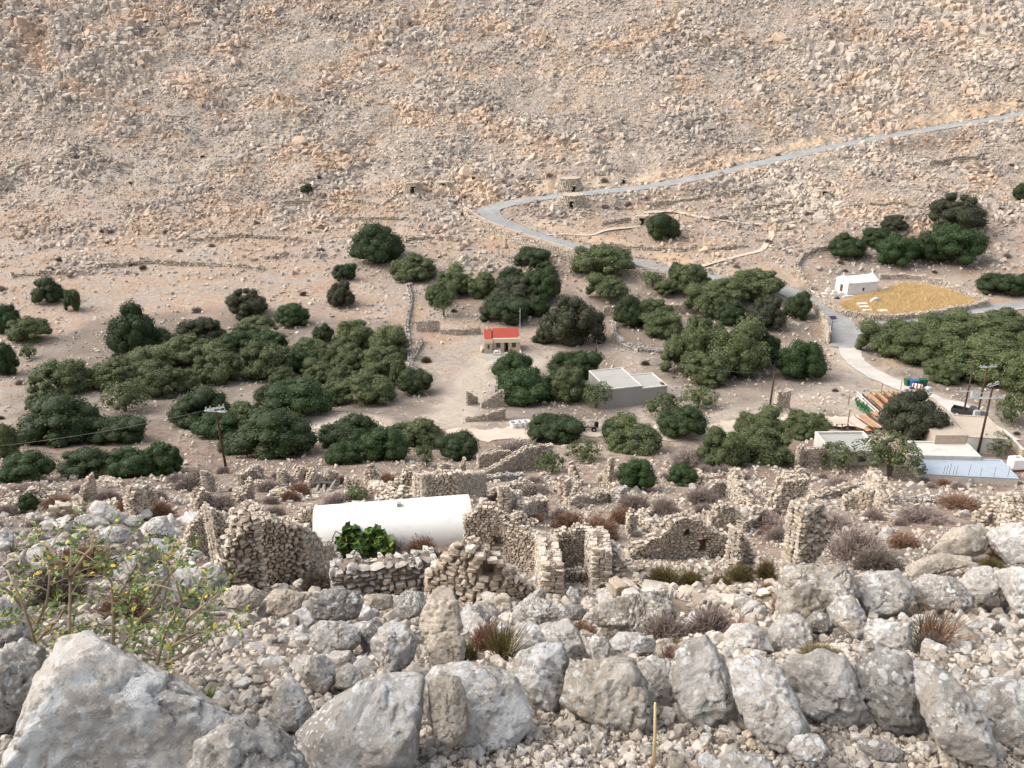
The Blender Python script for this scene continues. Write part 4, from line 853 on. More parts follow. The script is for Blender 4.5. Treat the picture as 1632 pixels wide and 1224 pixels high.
for l, b, t in TW: stone_wall('terrace_wall', l, 'terrace wall', b, t, thick=.8, st=.6, mat='stone_w', loose=.4)

fa = np.array(FALLEN); scatter('ruin_rubble', fa[:, :3], fa[:, 3:4] * np.array([1, .85, .7]), ANG, 'stone_m', 51, .3, .8, label='fallen stones lying at the feet of the broken walls', cat='stones')
# ---------------- buildings ----------------
def frame(pl, pr, dz=None):
    """foot pixels of the front's two ends -> origin, yaw, width"""
    a, b = at(*pl), at(*pr); z = min(a.z, b.z) if dz is None else dz; yaw = math.atan2(b.y - a.y, b.x - a.x)
    return Vector((a.x, a.y, z)), yaw, math.hypot(b.x - a.x, b.y - a.y)
def bld(name, label, cat, pl, pr, dz=None):
    o, yaw, w = frame(pl, pr, dz); return thing(name, label, cat, o, yaw), w
def box(name, mat, par, *d, bev=0, **k): return MB().box(*d, bev=bev).build(name, M[mat], par, **k)
# small stone house with red roof
h, w = bld('stone_house', 'small stone house with a red tiled roof and three dark openings, pale terrace in front', 'house', (772, 562), (829, 561))
W_ = w; D = 4.2; H = 2.75
wl = MB(); wl.box(0, W_ * .22, -.5, 0, -.6, H - .02); 
# front wall with real openings
ops = [(.33, .45, .95, 2.05), (.555, .665, .05, 2.05), (.765, .885, .95, 2.05)]; xs = .222 * W_
segs = []; c = xs
for a, b, z0, z1 in ops:
    wl.box(c, a * W_, 0, .35, -.6, H); wl.box(a * W_, b * W_, 0, .35, z1, H); 
    if z0 > .1: wl.box(a * W_, b * W_, 0, .35, -.6, z0)
    c = b * W_
wl.box(c, W_, 0, .35, -.6, H); wl.box(.003, .35, .001, D, -.6, H - .003); wl.box(W_ - .35, W_ - .003, .351, D - .35, -.6, H + .25); wl.box(0.36, W_ - .36, D - .35, D, -.6, H + .6)
wall = wl.build('wall', M['stonewall'], h)
box('room_shade', 'dark', h, .4, W_ - .4, 1.2, D - .4, .02, H - .1)  # near-black block standing in for the unlit room
pr = MB(); pr.box(-.06, W_ * .23, -.58, -.42, H - .62, H + .12, .01); pr.box(W_ * .23 + .003, W_ + .05, -.08, .3, H - .62, H + .16, .01); box('cornice', 'cream', h, W_ * .235, W_ + .1, -.12, -.083, H - .68, H - .6)
pr.build('parapet', M['cream'], h)
rf = MB(); rf.bm.verts.ensure_lookup_table()
def slab(mb, x0, x1, y0, z0, y1, z1, t=.12):
    a = [mb.bm.verts.new(p) for p in ((x0, y0, z0), (x1, y0, z0), (x1, y1, z1), (x0, y1, z1))]; b = [mb.bm.verts.new((v.co.x, v.co.y, v.co.z - t)) for v in a]
    mb.bm.faces.new(a); mb.bm.faces.new(b[::-1])
    for i in range(4): mb.bm.faces.new((a[i], b[i], b[(i + 1) % 4], a[(i + 1) % 4]))
slab(rf, .0, W_ * .215, -.4, H + .10, D, H + .85); slab(rf, W_ * .245, W_ - .1, .25, H + .12, D, H + .95)
n = 26
for i in range(n):
    x = W_ * .25 + (W_ - .2 - W_ * .25) * i / (n - 1); rf.tube([(x, .25, H + .13), (x, D, H + .96)], .05, 5)
for i in range(7):
    x = .08 + W_ * .19 * i / 6; rf.tube([(x, -.4, H + .11), (x, D, H + .86)], .05, 5)
rf.build('roof', M['tile'], h)
dr = box('door', 'wood', h, .56 * W_, .60 * W_, .12, .18, .05, 2.0); box('handle', 'chrome', dr, .592 * W_, .598 * W_, .09, .118, .95, 1.1)
for a, b in ((.33, .45), (.765, .885)):
    f = MB(); f.box(a * W_ + .02, a * W_ + .09, .10, .16, .97, 2.03).box(b * W_ - .09, b * W_ - .02, .10, .16, .97, 2.03).box(a * W_ + .09, b * W_ - .09, .10, .16, 1.96, 2.03).box((a + b) / 2 * W_ - .03, (a + b) / 2 * W_ + .03, .10, .16, .97, 1.96)
    f = f.build('window', M['wood'], h); box('pane', 'glass', f, a * W_ + .09, b * W_ - .09, .17, .19, .97, 1.96)
f = box('window', 'wood', h, W_ * .085, W_ * .145, -.535, -.505, .95, 1.85); box('pane', 'glass', f, W_ * .095, W_ * .135, -.55, -.538, 1.0, 1.8)
MB().tube([(.6, D - .5, H + .7), (.6, D - .5, H + 1.6)], .06).build('chimney_pipe', M['whitep'], h)
tr = MB(); tr.prism([(-.8, -1.0), (W_ * .2, -.52), (W_ * .24, -.02), (W_ + 1.0, -.05), (W_ + .6, -1.6), (W_ * .55, -1.9), (W_ * .4, -3.3), (W_ * .1, -3.4)], -.8, .04); tr = tr.build('terrace', M['concl'], h)
lw = MB(); lw.box(W_ * .25, W_ * .28, -1.9, -.2, .04, .55); lw.box(W_ * .28, W_ * .46, -1.95, -1.7, .04, .5); lw.box(W_ * .56, W_ * .98, -1.85, -1.6, .04, .5); lw.box(W_ * .98 + .002, W_ * 1.02, -1.85, .0, .04, .52); lw.build('terrace_wall', M['cream'], h)
MB().box(-.75, -.45, -.2, 2.2, -.5, .6, rot=Matrix.Rotation(.12, 4, 'Y')).build('buttress', M['cream'], h)
rr = at(797, 561)
def furniture(name, label, cat, loc, rz, fn):
    t = thing(name, label, cat, loc, rz); fn(t); return t
hm = Matrix.Translation(h.location) @ Matrix.Rotation(h.rotation_euler.z, 4, 'Z')
def table_fn(t):
    MB().tube([(0, 0, .68), (0, 0, .72)], .42, 18).build('table_top', M['whitep'], t)
    for k in range(4): a = k * 1.571 + .6; MB().tube([(.28 * math.cos(a), .28 * math.sin(a), 0), (.2 * math.cos(a), .2 * math.sin(a), .68)], .025, 6).build('leg', M['whitep'], t)
def chair_fn(t, m='whitep'):
    box('seat', m, t, -.22, .22, -.22, .22, .41, .45, bev=.01); box('backrest', m, t, -.22, .22, .2, .24, .47, .88, bev=.01)
    for sx in (-.2, .2):
        for sy in (-.2, .2): MB().tube([(sx, sy, 0), (sx * .9, sy * .9, .41)], .02, 6).build('leg', M[m], t)
furniture('garden_table', 'round white table on the terrace of the red roofed house', 'table', hm @ Vector((W_ * .33, -1.15, .04)), 0, table_fn)
furniture('garden_chair', 'white plastic chair beside the round terrace table', 'chair', hm @ Vector((W_ * .43, -1.0, .04)), .6, chair_fn)
def pot_fn(t):
    MB().tube([(0, 0, 0), (0, 0, .3), (0, 0, .34)], [.13, .2, .21], 12).build('pot', M['tile'], t)
    mb = MB(); r = random.Random(4)
    for i in range(60):
        a, e, l = r.random() * 6.3, r.random() * 1.2 + .2, .25 + r.random() * .3; p = Vector((math.cos(a) * math.cos(e), math.sin(a) * math.cos(e), math.sin(e))) * l + Vector((0, 0, .33)); mb.face([p, p + Vector((.1, .02, .03)), p + Vector((.08, .1, .06)), p + Vector((0, .08, 0))])
    mb.build('foliage', M['green'], t)
furniture('potted_plant', 'potted plant under the window of the red roofed house', 'plant pot', hm @ Vector((W_ * .72, -.7, .04)), 0, pot_fn)

def window_in(par, x0, x1, z0, z1, y=-.02, frame='wood'):
    f = MB(); t = .06
    f.box(x0, x0 + t, y - .03, y + .03, z0, z1).box(x1 - t, x1, y - .03, y + .03, z0, z1).box(x0 + t, x1 - t, y - .03, y + .03, z1 - t, z1).box(x0 + t, x1 - t, y - .03, y + .03, z0, z0 + t)
    f = f.build('window', M[frame], par); box('pane', 'glass', f, x0 + t, x1 - t, y - .01, y + .01, z0 + t, z1 - t); return f
def flat_building(label, pl, pr, H, D, wallm, roofm, par_h=.35, pw=.22, name='flat_roofed_building', ops=(), dz=None, skew=0):
    b, w = bld(name, label, 'building', pl, pr, dz)
    box('wall', wallm, b, 0, w, 0, D, -1.5, H); box('roof', roofm, b, pw, w - pw, pw, D - pw, H + .004, H + .05)
    p = MB(); p.box(-.03, w + .03, -.03, pw, H + .004, H + par_h).box(-.03, w + .03, D - pw, D + .03, H + .004, H + par_h).box(-.03, pw, pw + .002, D - pw - .002, H + .004, H + par_h).box(w - pw, w + .03, pw + .002, D - pw - .002, H + .004, H + par_h)
    p.build('parapet', M[roofm if par_h < .3 else 'white_d' if wallm != 'conc' else 'concl'], b)
    for x0, x1, z0, z1, kind in ops:
        if kind == 'w': window_in(b, x0 * w, x1 * w, z0, z1)
        else:
            d = box('door', 'wood', b, x0 * w, x1 * w, -.05, -.005, z0, z1); box('handle', 'chrome', d, x1 * w - .14, x1 * w - .1, -.1, -.052, 1, 1.1)
    return b, w
# concrete cistern building: two adjoining flat roofs
cb, w = bld('concrete_cistern', 'grey concrete cistern building with two adjoining flat pale roofs', 'building', (967, 652), (1062, 641))
box('wall', 'conc', cb, 0, w * .57, 0, 8.6, -1.2, 3.3); box('wall', 'conc', cb, w * .57 + .002, w, .003, 6.0, -1.2, 2.85)
for x0, x1, d_, z in ((0, w * .57, 8.6, 3.3), (w * .57 + .01, w, 6.0, 2.85)):
    box('roof', 'concl', cb, x0 + .2, x1 - .2, .2, d_ - .2, z + .003, z + .03)
    e = MB(); e.box(x0 - .02, x1 + .02, -.03, .2, z + .004, z + .16).box(x0 - .02, x1 + .02, d_ - .2, d_ + .03, z + .004, z + .16).box(x0 - .02, x0 + .2, .203, d_ - .203, z + .004, z + .16).box(x1 - .2, x1 + .02, .203, d_ - .203, z + .004, z + .16)
    e.build('parapet', M['white_d'], cb)
box('hatch', 'rust', cb, w * .93, w * .97, .6, 1.4, 2.9, 3.15)
# white hilltop-field church
ch, w = bld('white_church', 'small white church with plain gabled roof beside the golden grass enclosure', 'church', (1350, 470), (1397, 466))
D = 5.0; H = 2.9
box('wall', 'white', ch, 0, w, 0, D, -1.0, H)
g = MB()
for x0, x1, hh in ((-.05, .3, .28), (.3 + .002, w - .302, 0), (w - .3, w + .05, .28)):
    a = [(x0, -.1, H - .1 + hh), (x0, D / 2, H + 1.15 + hh), (x0, D + .1, H - .1 + hh), (x0, D + .1, H - .25), (x0, -.1, H - .25)]; b_ = [(x1, p[1], p[2]) for p in a]
    A = [g.bm.verts.new(p) for p in a]; Bv = [g.bm.verts.new(p) for p in b_]; g.bm.faces.new(A[::-1]); g.bm.faces.new(Bv)
    for i in range(5): g.bm.faces.new((A[i], A[(i + 1) % 5], Bv[(i + 1) % 5], Bv[i]))
rfo = g.build('roof', M['white'], ch)
MB().box(-.0, .12, D / 2 - .06, D / 2 + .06, H + 1.4, H + 2.1).box(.0, .12, D / 2 - .3, D / 2 + .3, H + 1.75, H + 1.88).build('cross', M['white'], ch)
MB().box(w - .12, w, D / 2 - .15, D / 2 + .15, H + 1.4, H + 1.85).build('finial', M['white'], ch)
window_in(ch, w * .5, w * .56, .7, 1.5)
dr = box('door', 'wood', ch, -.05, -.004, D * .4, D * .6, .0, 2.0); box('handle', 'chrome', dr, -.1, -.052, D * .43, D * .45, 1, 1.12)
window_in(ch, .12, .2, 1.2, 1.5)
cm = Matrix.Translation(ch.location) @ Matrix.Rotation(ch.rotation_euler.z, 4, 'Z')
tp = thing('church_terrace', 'white and grey paved terrace with steps at the church door', 'terrace', cm @ Vector((-.1, 0, 0)), ch.rotation_euler.z)
box('paving', 'conc', tp, -7, -.1, -1.4, 4.4, -1.2, .06); box('step', 'white', tp, -1.1, -.12, 1.2, 3.4, .07, .28); box('ledge', 'white', tp, -2.2, .4, -1.9, -1.45, -.9, .35)
box('low_wall', 'white', tp, -7.2, -7.0, -1.4, 4.4, -.8, .55)
def tomb(label, P, rz, kind, s=1):
    t = thing('tomb', label, 'tomb', P, rz, 'tombs in the churchyard')
    if kind == 'slab':
        box('plinth', 'white', t, -1.0 * s, 1.0 * s, -.5 * s, .5 * s, -.5, .35 * s, bev=.03); box('slab', 'white', t, -.9 * s, .9 * s, -.42 * s, .42 * s, .354 * s, .48 * s, bev=.03)
    elif kind == 'house':
        box('plinth', 'white', t, -.8 * s, .8 * s, -.5 * s, .5 * s, -.5, .5 * s, bev=.02); MB().box(-.5 * s, .5 * s, -.3 * s, .3 * s, .503 * s, 1.1 * s, bev=.04).build('shrine', M['white'], t); MB().box(-.05, .05, -.05, .05, 1.1 * s + .003, 1.7 * s).box(-.2, .2, -.045, .045, 1.35 * s, 1.45 * s).build('cross', M['white'], t)
    else:
        m = MB(); pts = [(1.15 * s * math.cos(a), 1.0 * s * math.sin(a)) for a in np.linspace(0, math.pi, 13)] + [(.7 * s * math.cos(a), .6 * s * math.sin(a)) for a in np.linspace(math.pi, 0, 13)]
        f = [m.bm.verts.new((x, -.4, z - .1)) for x, z in pts]; bk = [m.bm.verts.new((x, .4, z - .1)) for x, z in pts]
        m.bm.faces.new(f); m.bm.faces.new(bk[::-1])
        for i in range(len(f)): m.bm.faces.new((f[i], bk[i], bk[(i + 1) % len(f)], f[(i + 1) % len(f)]))
        m.build('arch', M['white_d'], t); box('back_slab', 'conc', t, -.9 * s, .9 * s, .1, .3, -.4, .5 * s)
tomb('white box tomb nearest the church door', cm @ Vector((-3.4, .2, .06)), 0, 'house', 1.1)
tomb('second white tomb, at the outer corner of the church terrace', cm @ Vector((-5.4, 1.4, .06)), .1, 'slab', .9)
tomb('white tomb with a tall headpiece behind the terrace', cm @ Vector((-3.0, 3.3, .06)), 0, 'house', .9)
tomb('low arched tomb standing in the golden grass', at(1396, 482), .1, 'arch', 1.25)
tomb('small arched tomb close to the church wall corner', at(1412, 463), .05, 'arch', .9)
tomb('long pale tomb slab nearest the churchyard road wall', at(1406, 498), .1, 'slab', 1.2)
tomb('topmost of three parallel slabs in the grass', at(1374, 487), .1, 'slab', 1.25)
tomb('middle one of three parallel slabs in the grass', at(1377, 492), .1, 'slab', 1.25)
tomb('lowest of three parallel slabs in the grass', at(1382, 497), .1, 'slab', 1.1)
# golden grass
r = np.random.default_rng(5); GP = [(1338,484),(1368,473),(1400,466),(1440,452),(1495,459),(1560,482),(1530,489),(1460,503),(1400,504),(1350,495)]
px = r.uniform(1335, 1565, 9000); py = r.uniform(450, 506, 9000); m = inpoly(px, py, GP); P = at_many(px[m], py[m]); n = len(P)
cmI = cm.inverted(); loc = np.array([(cmI @ Vector(p))[:] for p in P]); keep = ~((loc[:, 0] > -8) & (loc[:, 0] < w + .3) & (loc[:, 1] > -.4) & (loc[:, 1] < 6)); P = P[keep]; n = len(P)
def blades(P, hgt, wid, seed, per=7, spread=.35):
    r = np.random.default_rng(seed); n = len(P); base = np.repeat(P, per, 0) + np.c_[r.normal(0, spread, (n * per, 2)), np.zeros(n * per)]; N = n * per
    a = r.uniform(0, 6.3, N); hh = hgt * r.uniform(.5, 1.2, N); d = np.c_[np.cos(a), np.sin(a), np.zeros(N)] * (wid / 2); l = np.c_[r.normal(0, .25, (N, 2)) * hh[:, None], hh]
    V = np.stack([base - d, base + d, base + l], 1).reshape(-1, 3); return V, np.arange(N * 3).reshape(N, 3), np.repeat(r.random(N), 3)
V, F, A = blades(P, .75, .13, 3, 8, .3)
link('golden_grass', mesh_np('golden_grass', V, F, [M['gold']], False, dict(rnd=A)), None, 'tall dry golden grass filling the churchyard', 'grass', None, 'stuff')
# white vaulted chapel
vc, w = bld('vaulted_chapel', 'long white barrel-vaulted chapel, plain and smooth, half sunk among the ruins', 'chapel', (508, 886), (748, 866))
Rv = 2.1; Hw = .2; m = MB(); sec = [(-Rv, -2.0), (-Rv, Hw)] + [(-Rv * math.cos(a), Hw + Rv * .82 * math.sin(a)) for a in np.linspace(.06, math.pi - .06, 64)] + [(Rv, Hw), (Rv, -2.0)]
def extr(mb, sec, x0, x1, oy):
    A = [mb.bm.verts.new((x0, y + oy, z)) for y, z in sec]; Bv = [mb.bm.verts.new((x1, y + oy, z)) for y, z in sec]; mb.bm.faces.new(A); mb.bm.faces.new(Bv[::-1])
    for i in range(len(A)): mb.bm.faces.new((A[i], Bv[i], Bv[(i + 1) % len(A)], A[(i + 1) % len(A)]))
extr(m, sec, 0, w, Rv); m.build('vault', M['white'], vc)
m = MB(); sec2 = [(y, z) for y, z in sec]; extr(m, sec2, -.28, -.003, Rv); m.build('gable_wall', M['white'], vc)
m = MB(); extr(m, sec2, w + .003, w + .3, Rv); m.build('gable_wall', M['white_d'], vc)
box('vent_block', 'concl', vc, w * .53, w * .56, Rv - .3, Rv + .02, Hw + Rv * .82 - .02, Hw + Rv * .82 + .22)
# buildings lower right
flat_building('white flat-roofed house behind the thin grey olive', (1322, 742), (1402, 741), 1.5, 5.4, 'white_d', 'concl', .3, ops=[(.55, .7, .45, 1.2, 'w')])
bb, wb = flat_building('long building with a pale blue-grey screed roof and low rim', (1466, 768), (1621, 774), .9, 4.6, 'white_d', 'blue', .12)
flat_building('annex with a cream white flat roof behind the blue-grey roof', (1462, 744), (1560, 744), 1.3, 3.8, 'white_d', 'white_d', .2)
flat_building('taverna building with a beige flat roof beyond the big carob', (1486, 722), (1536, 722), 2.2, 5.4, 'stonewall', 'beige', .14)
flat_building('beige roofed outbuilding next to the twin wooden poles', (1537, 722), (1600, 726), 2.0, 6.6, 'white_d', 'beige', .14)
wt = thing('water_tank', 'white cubic water tank beside the end of the blue-grey roof', 'water tank', at(1617, 748), .1)
MB().box(-.75, .75, -.6, .6, .2, 1.5, bev=.08).build('body', M['whitep'], wt); MB().tube([(0, 0, 1.5), (0, 0, 1.62)], .22, 14).build('lid', M['concl'], wt); box('stand', 'rust', wt, -.8, .8, -.65, .65, 0, .19)
fw, w = bld('masonry_yard_wall', 'sloping pale block wall at the corner of the parking ground', 'wall', (1594, 698), (1626, 730))
m = MB(); m.prism([(0, 0), (w, 0), (w, .3), (0, .3)], -1.2, 1.1); m.build('block_wall', M['cream'], fw); box('capping', 'white_d', fw, -.02, w + .02, -.03, .33, 1.103, 1.2)
# starter bars on the blue roof edge
m = MB()
bm_ = Matrix.Translation(bb.location) @ Matrix.Rotation(bb.rotation_euler.z, 4, 'Z')
for k, x in enumerate((.24, .27, .30, .34, .37, .50, .62, .76, .9)):
    t = thing('starter_bar', 'thin rusty reinforcement rod sticking up at the rim of the blue-grey roof', 'rod', bm_ @ Vector((wb * x, .35, .95)), 0, 'rusty rods along the blue-grey roof rim')
    MB().tube([(0, 0, 0), (.02, 0, 1.0 + .15 * (k % 3))], .022, 5).build('rod', M['rust'], t); box('foot_plate', 'conc', t, -.05, .05, -.05, .05, -.02, .01)

# stone huts on the slope
def hut(label, px, py, wpx, hpx, doorx=0, door=True, hole=False):
    c = at(px, py); m_ = mpp(c); r = wpx * m_ / 2; H = hpx * m_ * .8; t = thing('stone_hut', label, 'stone hut', c, math.atan2(-c.x, c.y) * .5)
    rr = np.random.default_rng(int(px)); V, F, A, off = [], [], [], 0; z = -1.0; st = .55
    while z < H:
        ch = st * rr.uniform(.5, .8); rad = r * (1 - .22 * max(z, 0) / H); a = 0
        while a < 2 * math.pi:
            da = st * rr.uniform(.8, 1.6) / rad; am = a + da / 2; x, y = rad * math.cos(am), rad * .85 * math.sin(am)
            if not (door and y < 0 and abs(x - doorx * r) < .48 and z < 1.55):
                v, f = BOX[rr.integers(0, len(BOX))]; Rm = np.array([[-math.sin(am), math.cos(am), 0], [math.cos(am), math.sin(am), 0], [0, 0, 1]]).T
                V.append((v * np.array([st * .62, .3, ch * .54])) @ Rm.T + np.array([x, y, z + ch / 2])); F.append(f + off); A.append(np.full(len(v), rr.random())); off += len(v)
            a += da
        z += ch
    link('wall', mesh_np('wall', np.concatenate(V), np.concatenate(F), [M['stone_w']], False, dict(rnd=np.concatenate(A))), t)
    m = MB(); n = 20; ra = [(r * .74 * math.cos(6.283 * k / n), r * .74 * .85 * math.sin(6.283 * k / n)) for k in range(n)]; m.prism(ra, H - .5, H + .02); m.build('roof', M['stonewall'], t)
    if door:
        box('doorway', 'dark', t, doorx * r - .5, doorx * r + .5, -r * .80, r * .2, -.2, 1.6); box('lintel', 'stonewall', t, doorx * r - .75, doorx * r + .75, -r * .9, -r * .78, 1.62, 1.9)  # doorway filled by a near-black block, painted shade of the inside
hut('round stone hut with a dark door directly above the hairpin road', 906, 302, 44, 23, .35)
hut('wide stone hut with a dark door just below the road after the hairpin', 910, 326, 46, 20, 0)
hut('low stone hut on the slope, farther from the hairpin of two', 657, 304, 30, 16, .1)
hut('low half ruined stone hut, nearer the hairpin of two', 706, 299, 26, 12, 0)
hut('small square ruined hut beside the lone round carob', 1021, 354, 30, 13, .1)
hut('tiny ruined hut on the terraces under the climbing road', 1312, 312, 22, 10, 0)
cv = thing('cave_opening', 'small dark cave mouth framed by stones above the road', 'cave mouth', at(993, 292), 0)
box('mouth', 'dark', cv, -.7, .7, -.2, 1.5, -.1, 1.5); m = MB()  # near-black block paints the unlit depth of the cave
V, F, A, off = [], [], [], 0
for k in range(14):
    a = math.pi * k / 13; v, f = ANG[k]; V.append(v * .5 + np.array([1.05 * math.cos(a), -.15, 1.45 * math.sin(a) - .05])); F.append(f + off); A.append(np.full(len(v), (k * .37) % 1)); off += len(v)
link('stone_frame', mesh_np('stone_frame', np.concatenate(V), np.concatenate(F), [M['stone_w']], False, dict(rnd=np.concatenate(A))), cv)
# threshing floor ring
c = at(968, 122); tf = thing('threshing_floor', 'faint round threshing floor ring of stones high on the hillside', 'stone ring', c)
V, F, A, off = [], [], [], 0; rr = np.random.default_rng(3); rad = 52 * mpp(c) 
for k in range(210):
    a = rr.random() * 6.283; v, f = ANG[rr.integers(0, 20)]; X, Y = rad * math.cos(a) * rr.uniform(.93, 1.03), rad * .75 * math.sin(a) * rr.uniform(.93, 1.03); V.append(v * rr.uniform(.45, .85) + np.array([X, Y, float(Hs(c.x + X, c.y + Y)) - c.z + .35])); F.append(f + off); A.append(np.full(len(v), rr.random())); off += len(v)
link('stone_kerb', mesh_np('stone_kerb', np.concatenate(V), np.concatenate(F), [M['stone_w']], False, dict(rnd=np.concatenate(A))), tf)
# pale concrete footpath
FP = at_many(*smooth_poly([(1025,340),(1070,338),(1110,346),(1160,354),(1205,358),(1222,360),(1230,374),(1222,388),(1212,400),(1180,408),(1140,418),(1104,431)], 4).T)
for _ in range(4): FP[1:-1, 2] = (FP[:-2, 2] + FP[1:-1, 2] * 2 + FP[2:, 2]) / 4
strip('footpath', dense(FP, 1.2), 1.5, 'path', .2)
FP2 = at_many(*smooth_poly([(872,375),(905,374),(940,376),(965,368),(1000,364),(1022,361)], 4).T)
strip('footpath', dense(FP2, 1.2), 1.0, 'path', .18)
# white road edge stones / kerb
for P_, lab in ((at_many(*smooth_poly([(1446,522),(1490,512),(1540,502),(1632,493),(1700,489)], 5).T), 'low pale kerb along the side road above the olive grove'),):
    P_ = dense(P_, 1.0); m = MB(); m.tube([(p[0], p[1], p[2] + .18) for p in P_], .22, 4); m.build('road_kerb', M['white_d'], label=lab, cat='kerb')
# parapet posts on hairpin wall
HP = dense(at_many(*smooth_poly([(738,327),(742,334),(770,352),(810,368),(850,381),(900,397),(950,411),(1000,423),(1060,436)], 6).T), 1.0)
for i, k in enumerate(np.linspace(3, len(HP) - 3, 11).astype(int)):
    p = HP[k]; t = thing('parapet_post', 'short square post on the hairpin parapet', 'post', (p[0], p[1], p[2]), .3, 'posts along the hairpin parapet')
    box('shaft', 'stonewall', t, -.22, .22, -.22, .22, -1.0, .9); box('post_cap', 'white_d', t, -.27, .27, -.27, .27, .903, 1.0)

# ---------------- poles ----------------
def pole(label, px, py, ptop, arms=(), lean=0.0, mat='polewood', r=.13, name='electricity_pole', extra=None):
    c = at(px, py); zt = z_at(px, ptop, c.y); H = zt - c.z; t = thing(name, label, 'pole', c, 0); t.rotation_euler = (0, lean, 0)
    MB().tube([(0, 0, -.5), (0, 0, H * .5), (0, 0, H)], [r * 1.15, r, r * .78], 9).build('shaft', M[mat], t, True)
    for z, half, rz in arms:
        a = MB(); u = Vector((math.cos(rz), math.sin(rz), 0)); n = Vector((-u.y, u.x, 0))
        for s_ in (.16, -.16): a.tube([-u * half + n * s_ + Vector((0, 0, H - z)), u * half + n * s_ + Vector((0, 0, H - z))], .055, 4)
        a = a.build('cross_arm', M['galv'], t)
        for q in (-.92, -.5, .5, .92):
            MB().tube([u * half * q + Vector((0, 0, H - z)), u * half * q + Vector((0, 0, H - z + .16)), u * half * q + Vector((0, 0, H - z + .34))], [.05, .09, .05], 8).build('insulator', M['concl'], a)
    return t, H, c
p1, H1, c1 = pole('dark wooden electricity pole at the parking edge, first of the tall pair', 1530, 684, 580, [(4.2, 1.3, .1)])
p2, H2, c2 = pole('electricity pole with a steel cross arm at its tip, by the black pickup', 1553, 682, 583, [(.15, 1.25, .1), (4.2, 1.3, .1)])
p3, H3, c3 = pole('tall electricity pole with two steel cross arms, planted by the cream roof', 1558, 724, 612, [(.1, .9, .5), (1.7, 1.6, .05)])
p4, H4, c4 = pole('lone electricity pole with a fan of pale insulators beside the carob thicket', 361, 750, 650, [(.05, .95, .35), (.35, 1.25, -.25)], lean=-.04)
p5, H5, c5 = pole('reddish wooden pole behind the thin tree on the dirt road', 1225, 661, 592, [], lean=.02, r=.14)
p6, H6, c6 = pole('brown wooden pole at the corner of the concrete cistern', 949, 592, 541, [], r=.12)
tr = thing('transformer', 'grey transformer hung between the tall pole pair', 'transformer', ((c1.x + c2.x) / 2, (c1.y + c2.y) / 2, c1.z + H1 - 5.4), .1)
MB().tube([(0, 0, 0), (0, 0, .9)], .42, 14).build('tank', M['galv'], tr); box('mount_frame', 'galv', tr, -1.3, 1.3, -.15, .15, -.14, -.02)
for k in (-.2, 0, .2): MB().tube([(k, 0, .9), (k, 0, 1.15)], .05, 6).build('insulator', M['concl'], tr)
mc = thing('meter_cabinet', 'pale grey electrical cabinet fixed low on the pole by the pickup', 'cabinet', (c2.x - .35, c2.y - .35, c2.z + 1.3), .1)
MB().box(-.45, .45, -.25, .25, 0, 1.7, bev=.03).build('casing', M['galv'], mc); box('door', 'concl', mc, -.4, .4, -.275, -.253, .1, 1.6)
sp1 = at(1322, 547); z1 = z_at(1322, 507, sp1.y) - sp1.z
t = thing('solar_street_lamp', 'slim lamp post with a dark solar panel on top, at the road junction', 'street lamp', sp1, .2)
MB().tube([(0, 0, -.3), (0, 0, z1)], [.09, .06], 8).build('shaft', M['black'], t, True); MB().box(-.65, .65, -.45, .45, -.03, .03, rot=Matrix.Translation((0, 0, z1 + .1)) @ Matrix.Rotation(.5, 4, 'X')).build('solar_panel', M['black'], t)
a = MB().tube([(0, 0, z1 - .9), (.9, -.1, z1 - .7)], .035, 6).build('arm', M['black'], t); box('lamp_head', 'galv', a, .8, 1.2, -.25, -.0, z1 - .76, z1 - .68)
for lab, a_, b_, tp_, tee in (('rusty iron post with a white concrete foot by the lower tables', 1350, 683, 653, 0), ('T-headed lamp post beside the lower tables', 1339, 700, 676, 1)):
    c = at(a_, b_); H = z_at(a_, tp_, c.y) - c.z; t = thing('lamp_post', lab, 'lamp post', c)
    MB().tube([(0, 0, -.2), (0, 0, H)], .07, 7).build('shaft', M['rust'], t)
    if tee:
        MB().tube([(-.7, 0, H), (.7, 0, H)], .04, 6).build('arm', M['rust'], t)
        for q in (-.7, .7): MB().tube([(q, 0, H), (q, 0, H - .2)], [.06, .12], 8).build('lamp_shade', M['black'], t)
    else: MB().tube([(0, 0, -.1), (0, 0, .35)], [.25, .18], 10).build('foot', M['white'], t); box('bracket', 'rust', t, -.02, .3, -.03, .03, H - .2, H - .14)
c = at(864, 534); H = z_at(827, 503, at(827, 540).y)
c = at(829, 548); t = thing('antenna_mast', 'thin grey mast behind the end of the red roof', 'mast', (c.x, c.y + 3.5, float(Hs(c.x, c.y + 3.5)))); MB().tube([(0, 0, 0), (0, 0, 6.6)], .07, 6).build('shaft', M['galv'], t); box('bracket', 'galv', t, -.3, .0, -.03, .03, 5.9, 5.97)
def wire(pa, pb, sag, lab):
    m = MB(); pts = []
    for k in range(25): u = k / 24; p = pa.lerp(pb, u); p.z -= sag * 4 * u * (1 - u); pts.append(p)
    m.tube(pts, .014, 4); m.build('power_cable', M['black'], label=lab, cat='cable', group='power cables between the poles')
top = lambda c, H, dx=0, dz=0: Vector((c.x + dx, c.y, c.z + H + dz))
for dx in (-.8, .8): wire(top(c2, H2, dx, .1), Vector((150 , 80, -38)), 2.5, 'thin power cable leaving the parking poles towards the picture edge')
wire(top(c5, H5, 0, -.3), top(c1, H1, -.8, -3.9), 1.6, 'thin power cable from the reddish pole to the parking poles')
wire(top(c6, H6, 0, -.2), top(c5, H5, 0, -.3), 1.5, 'thin power cable between the cistern pole and the reddish pole')
wire(top(c4, H4, .6, .2), Vector((-75, 92, -46)), 1.2, 'thin power cable falling from the lone pole to the valley edge')
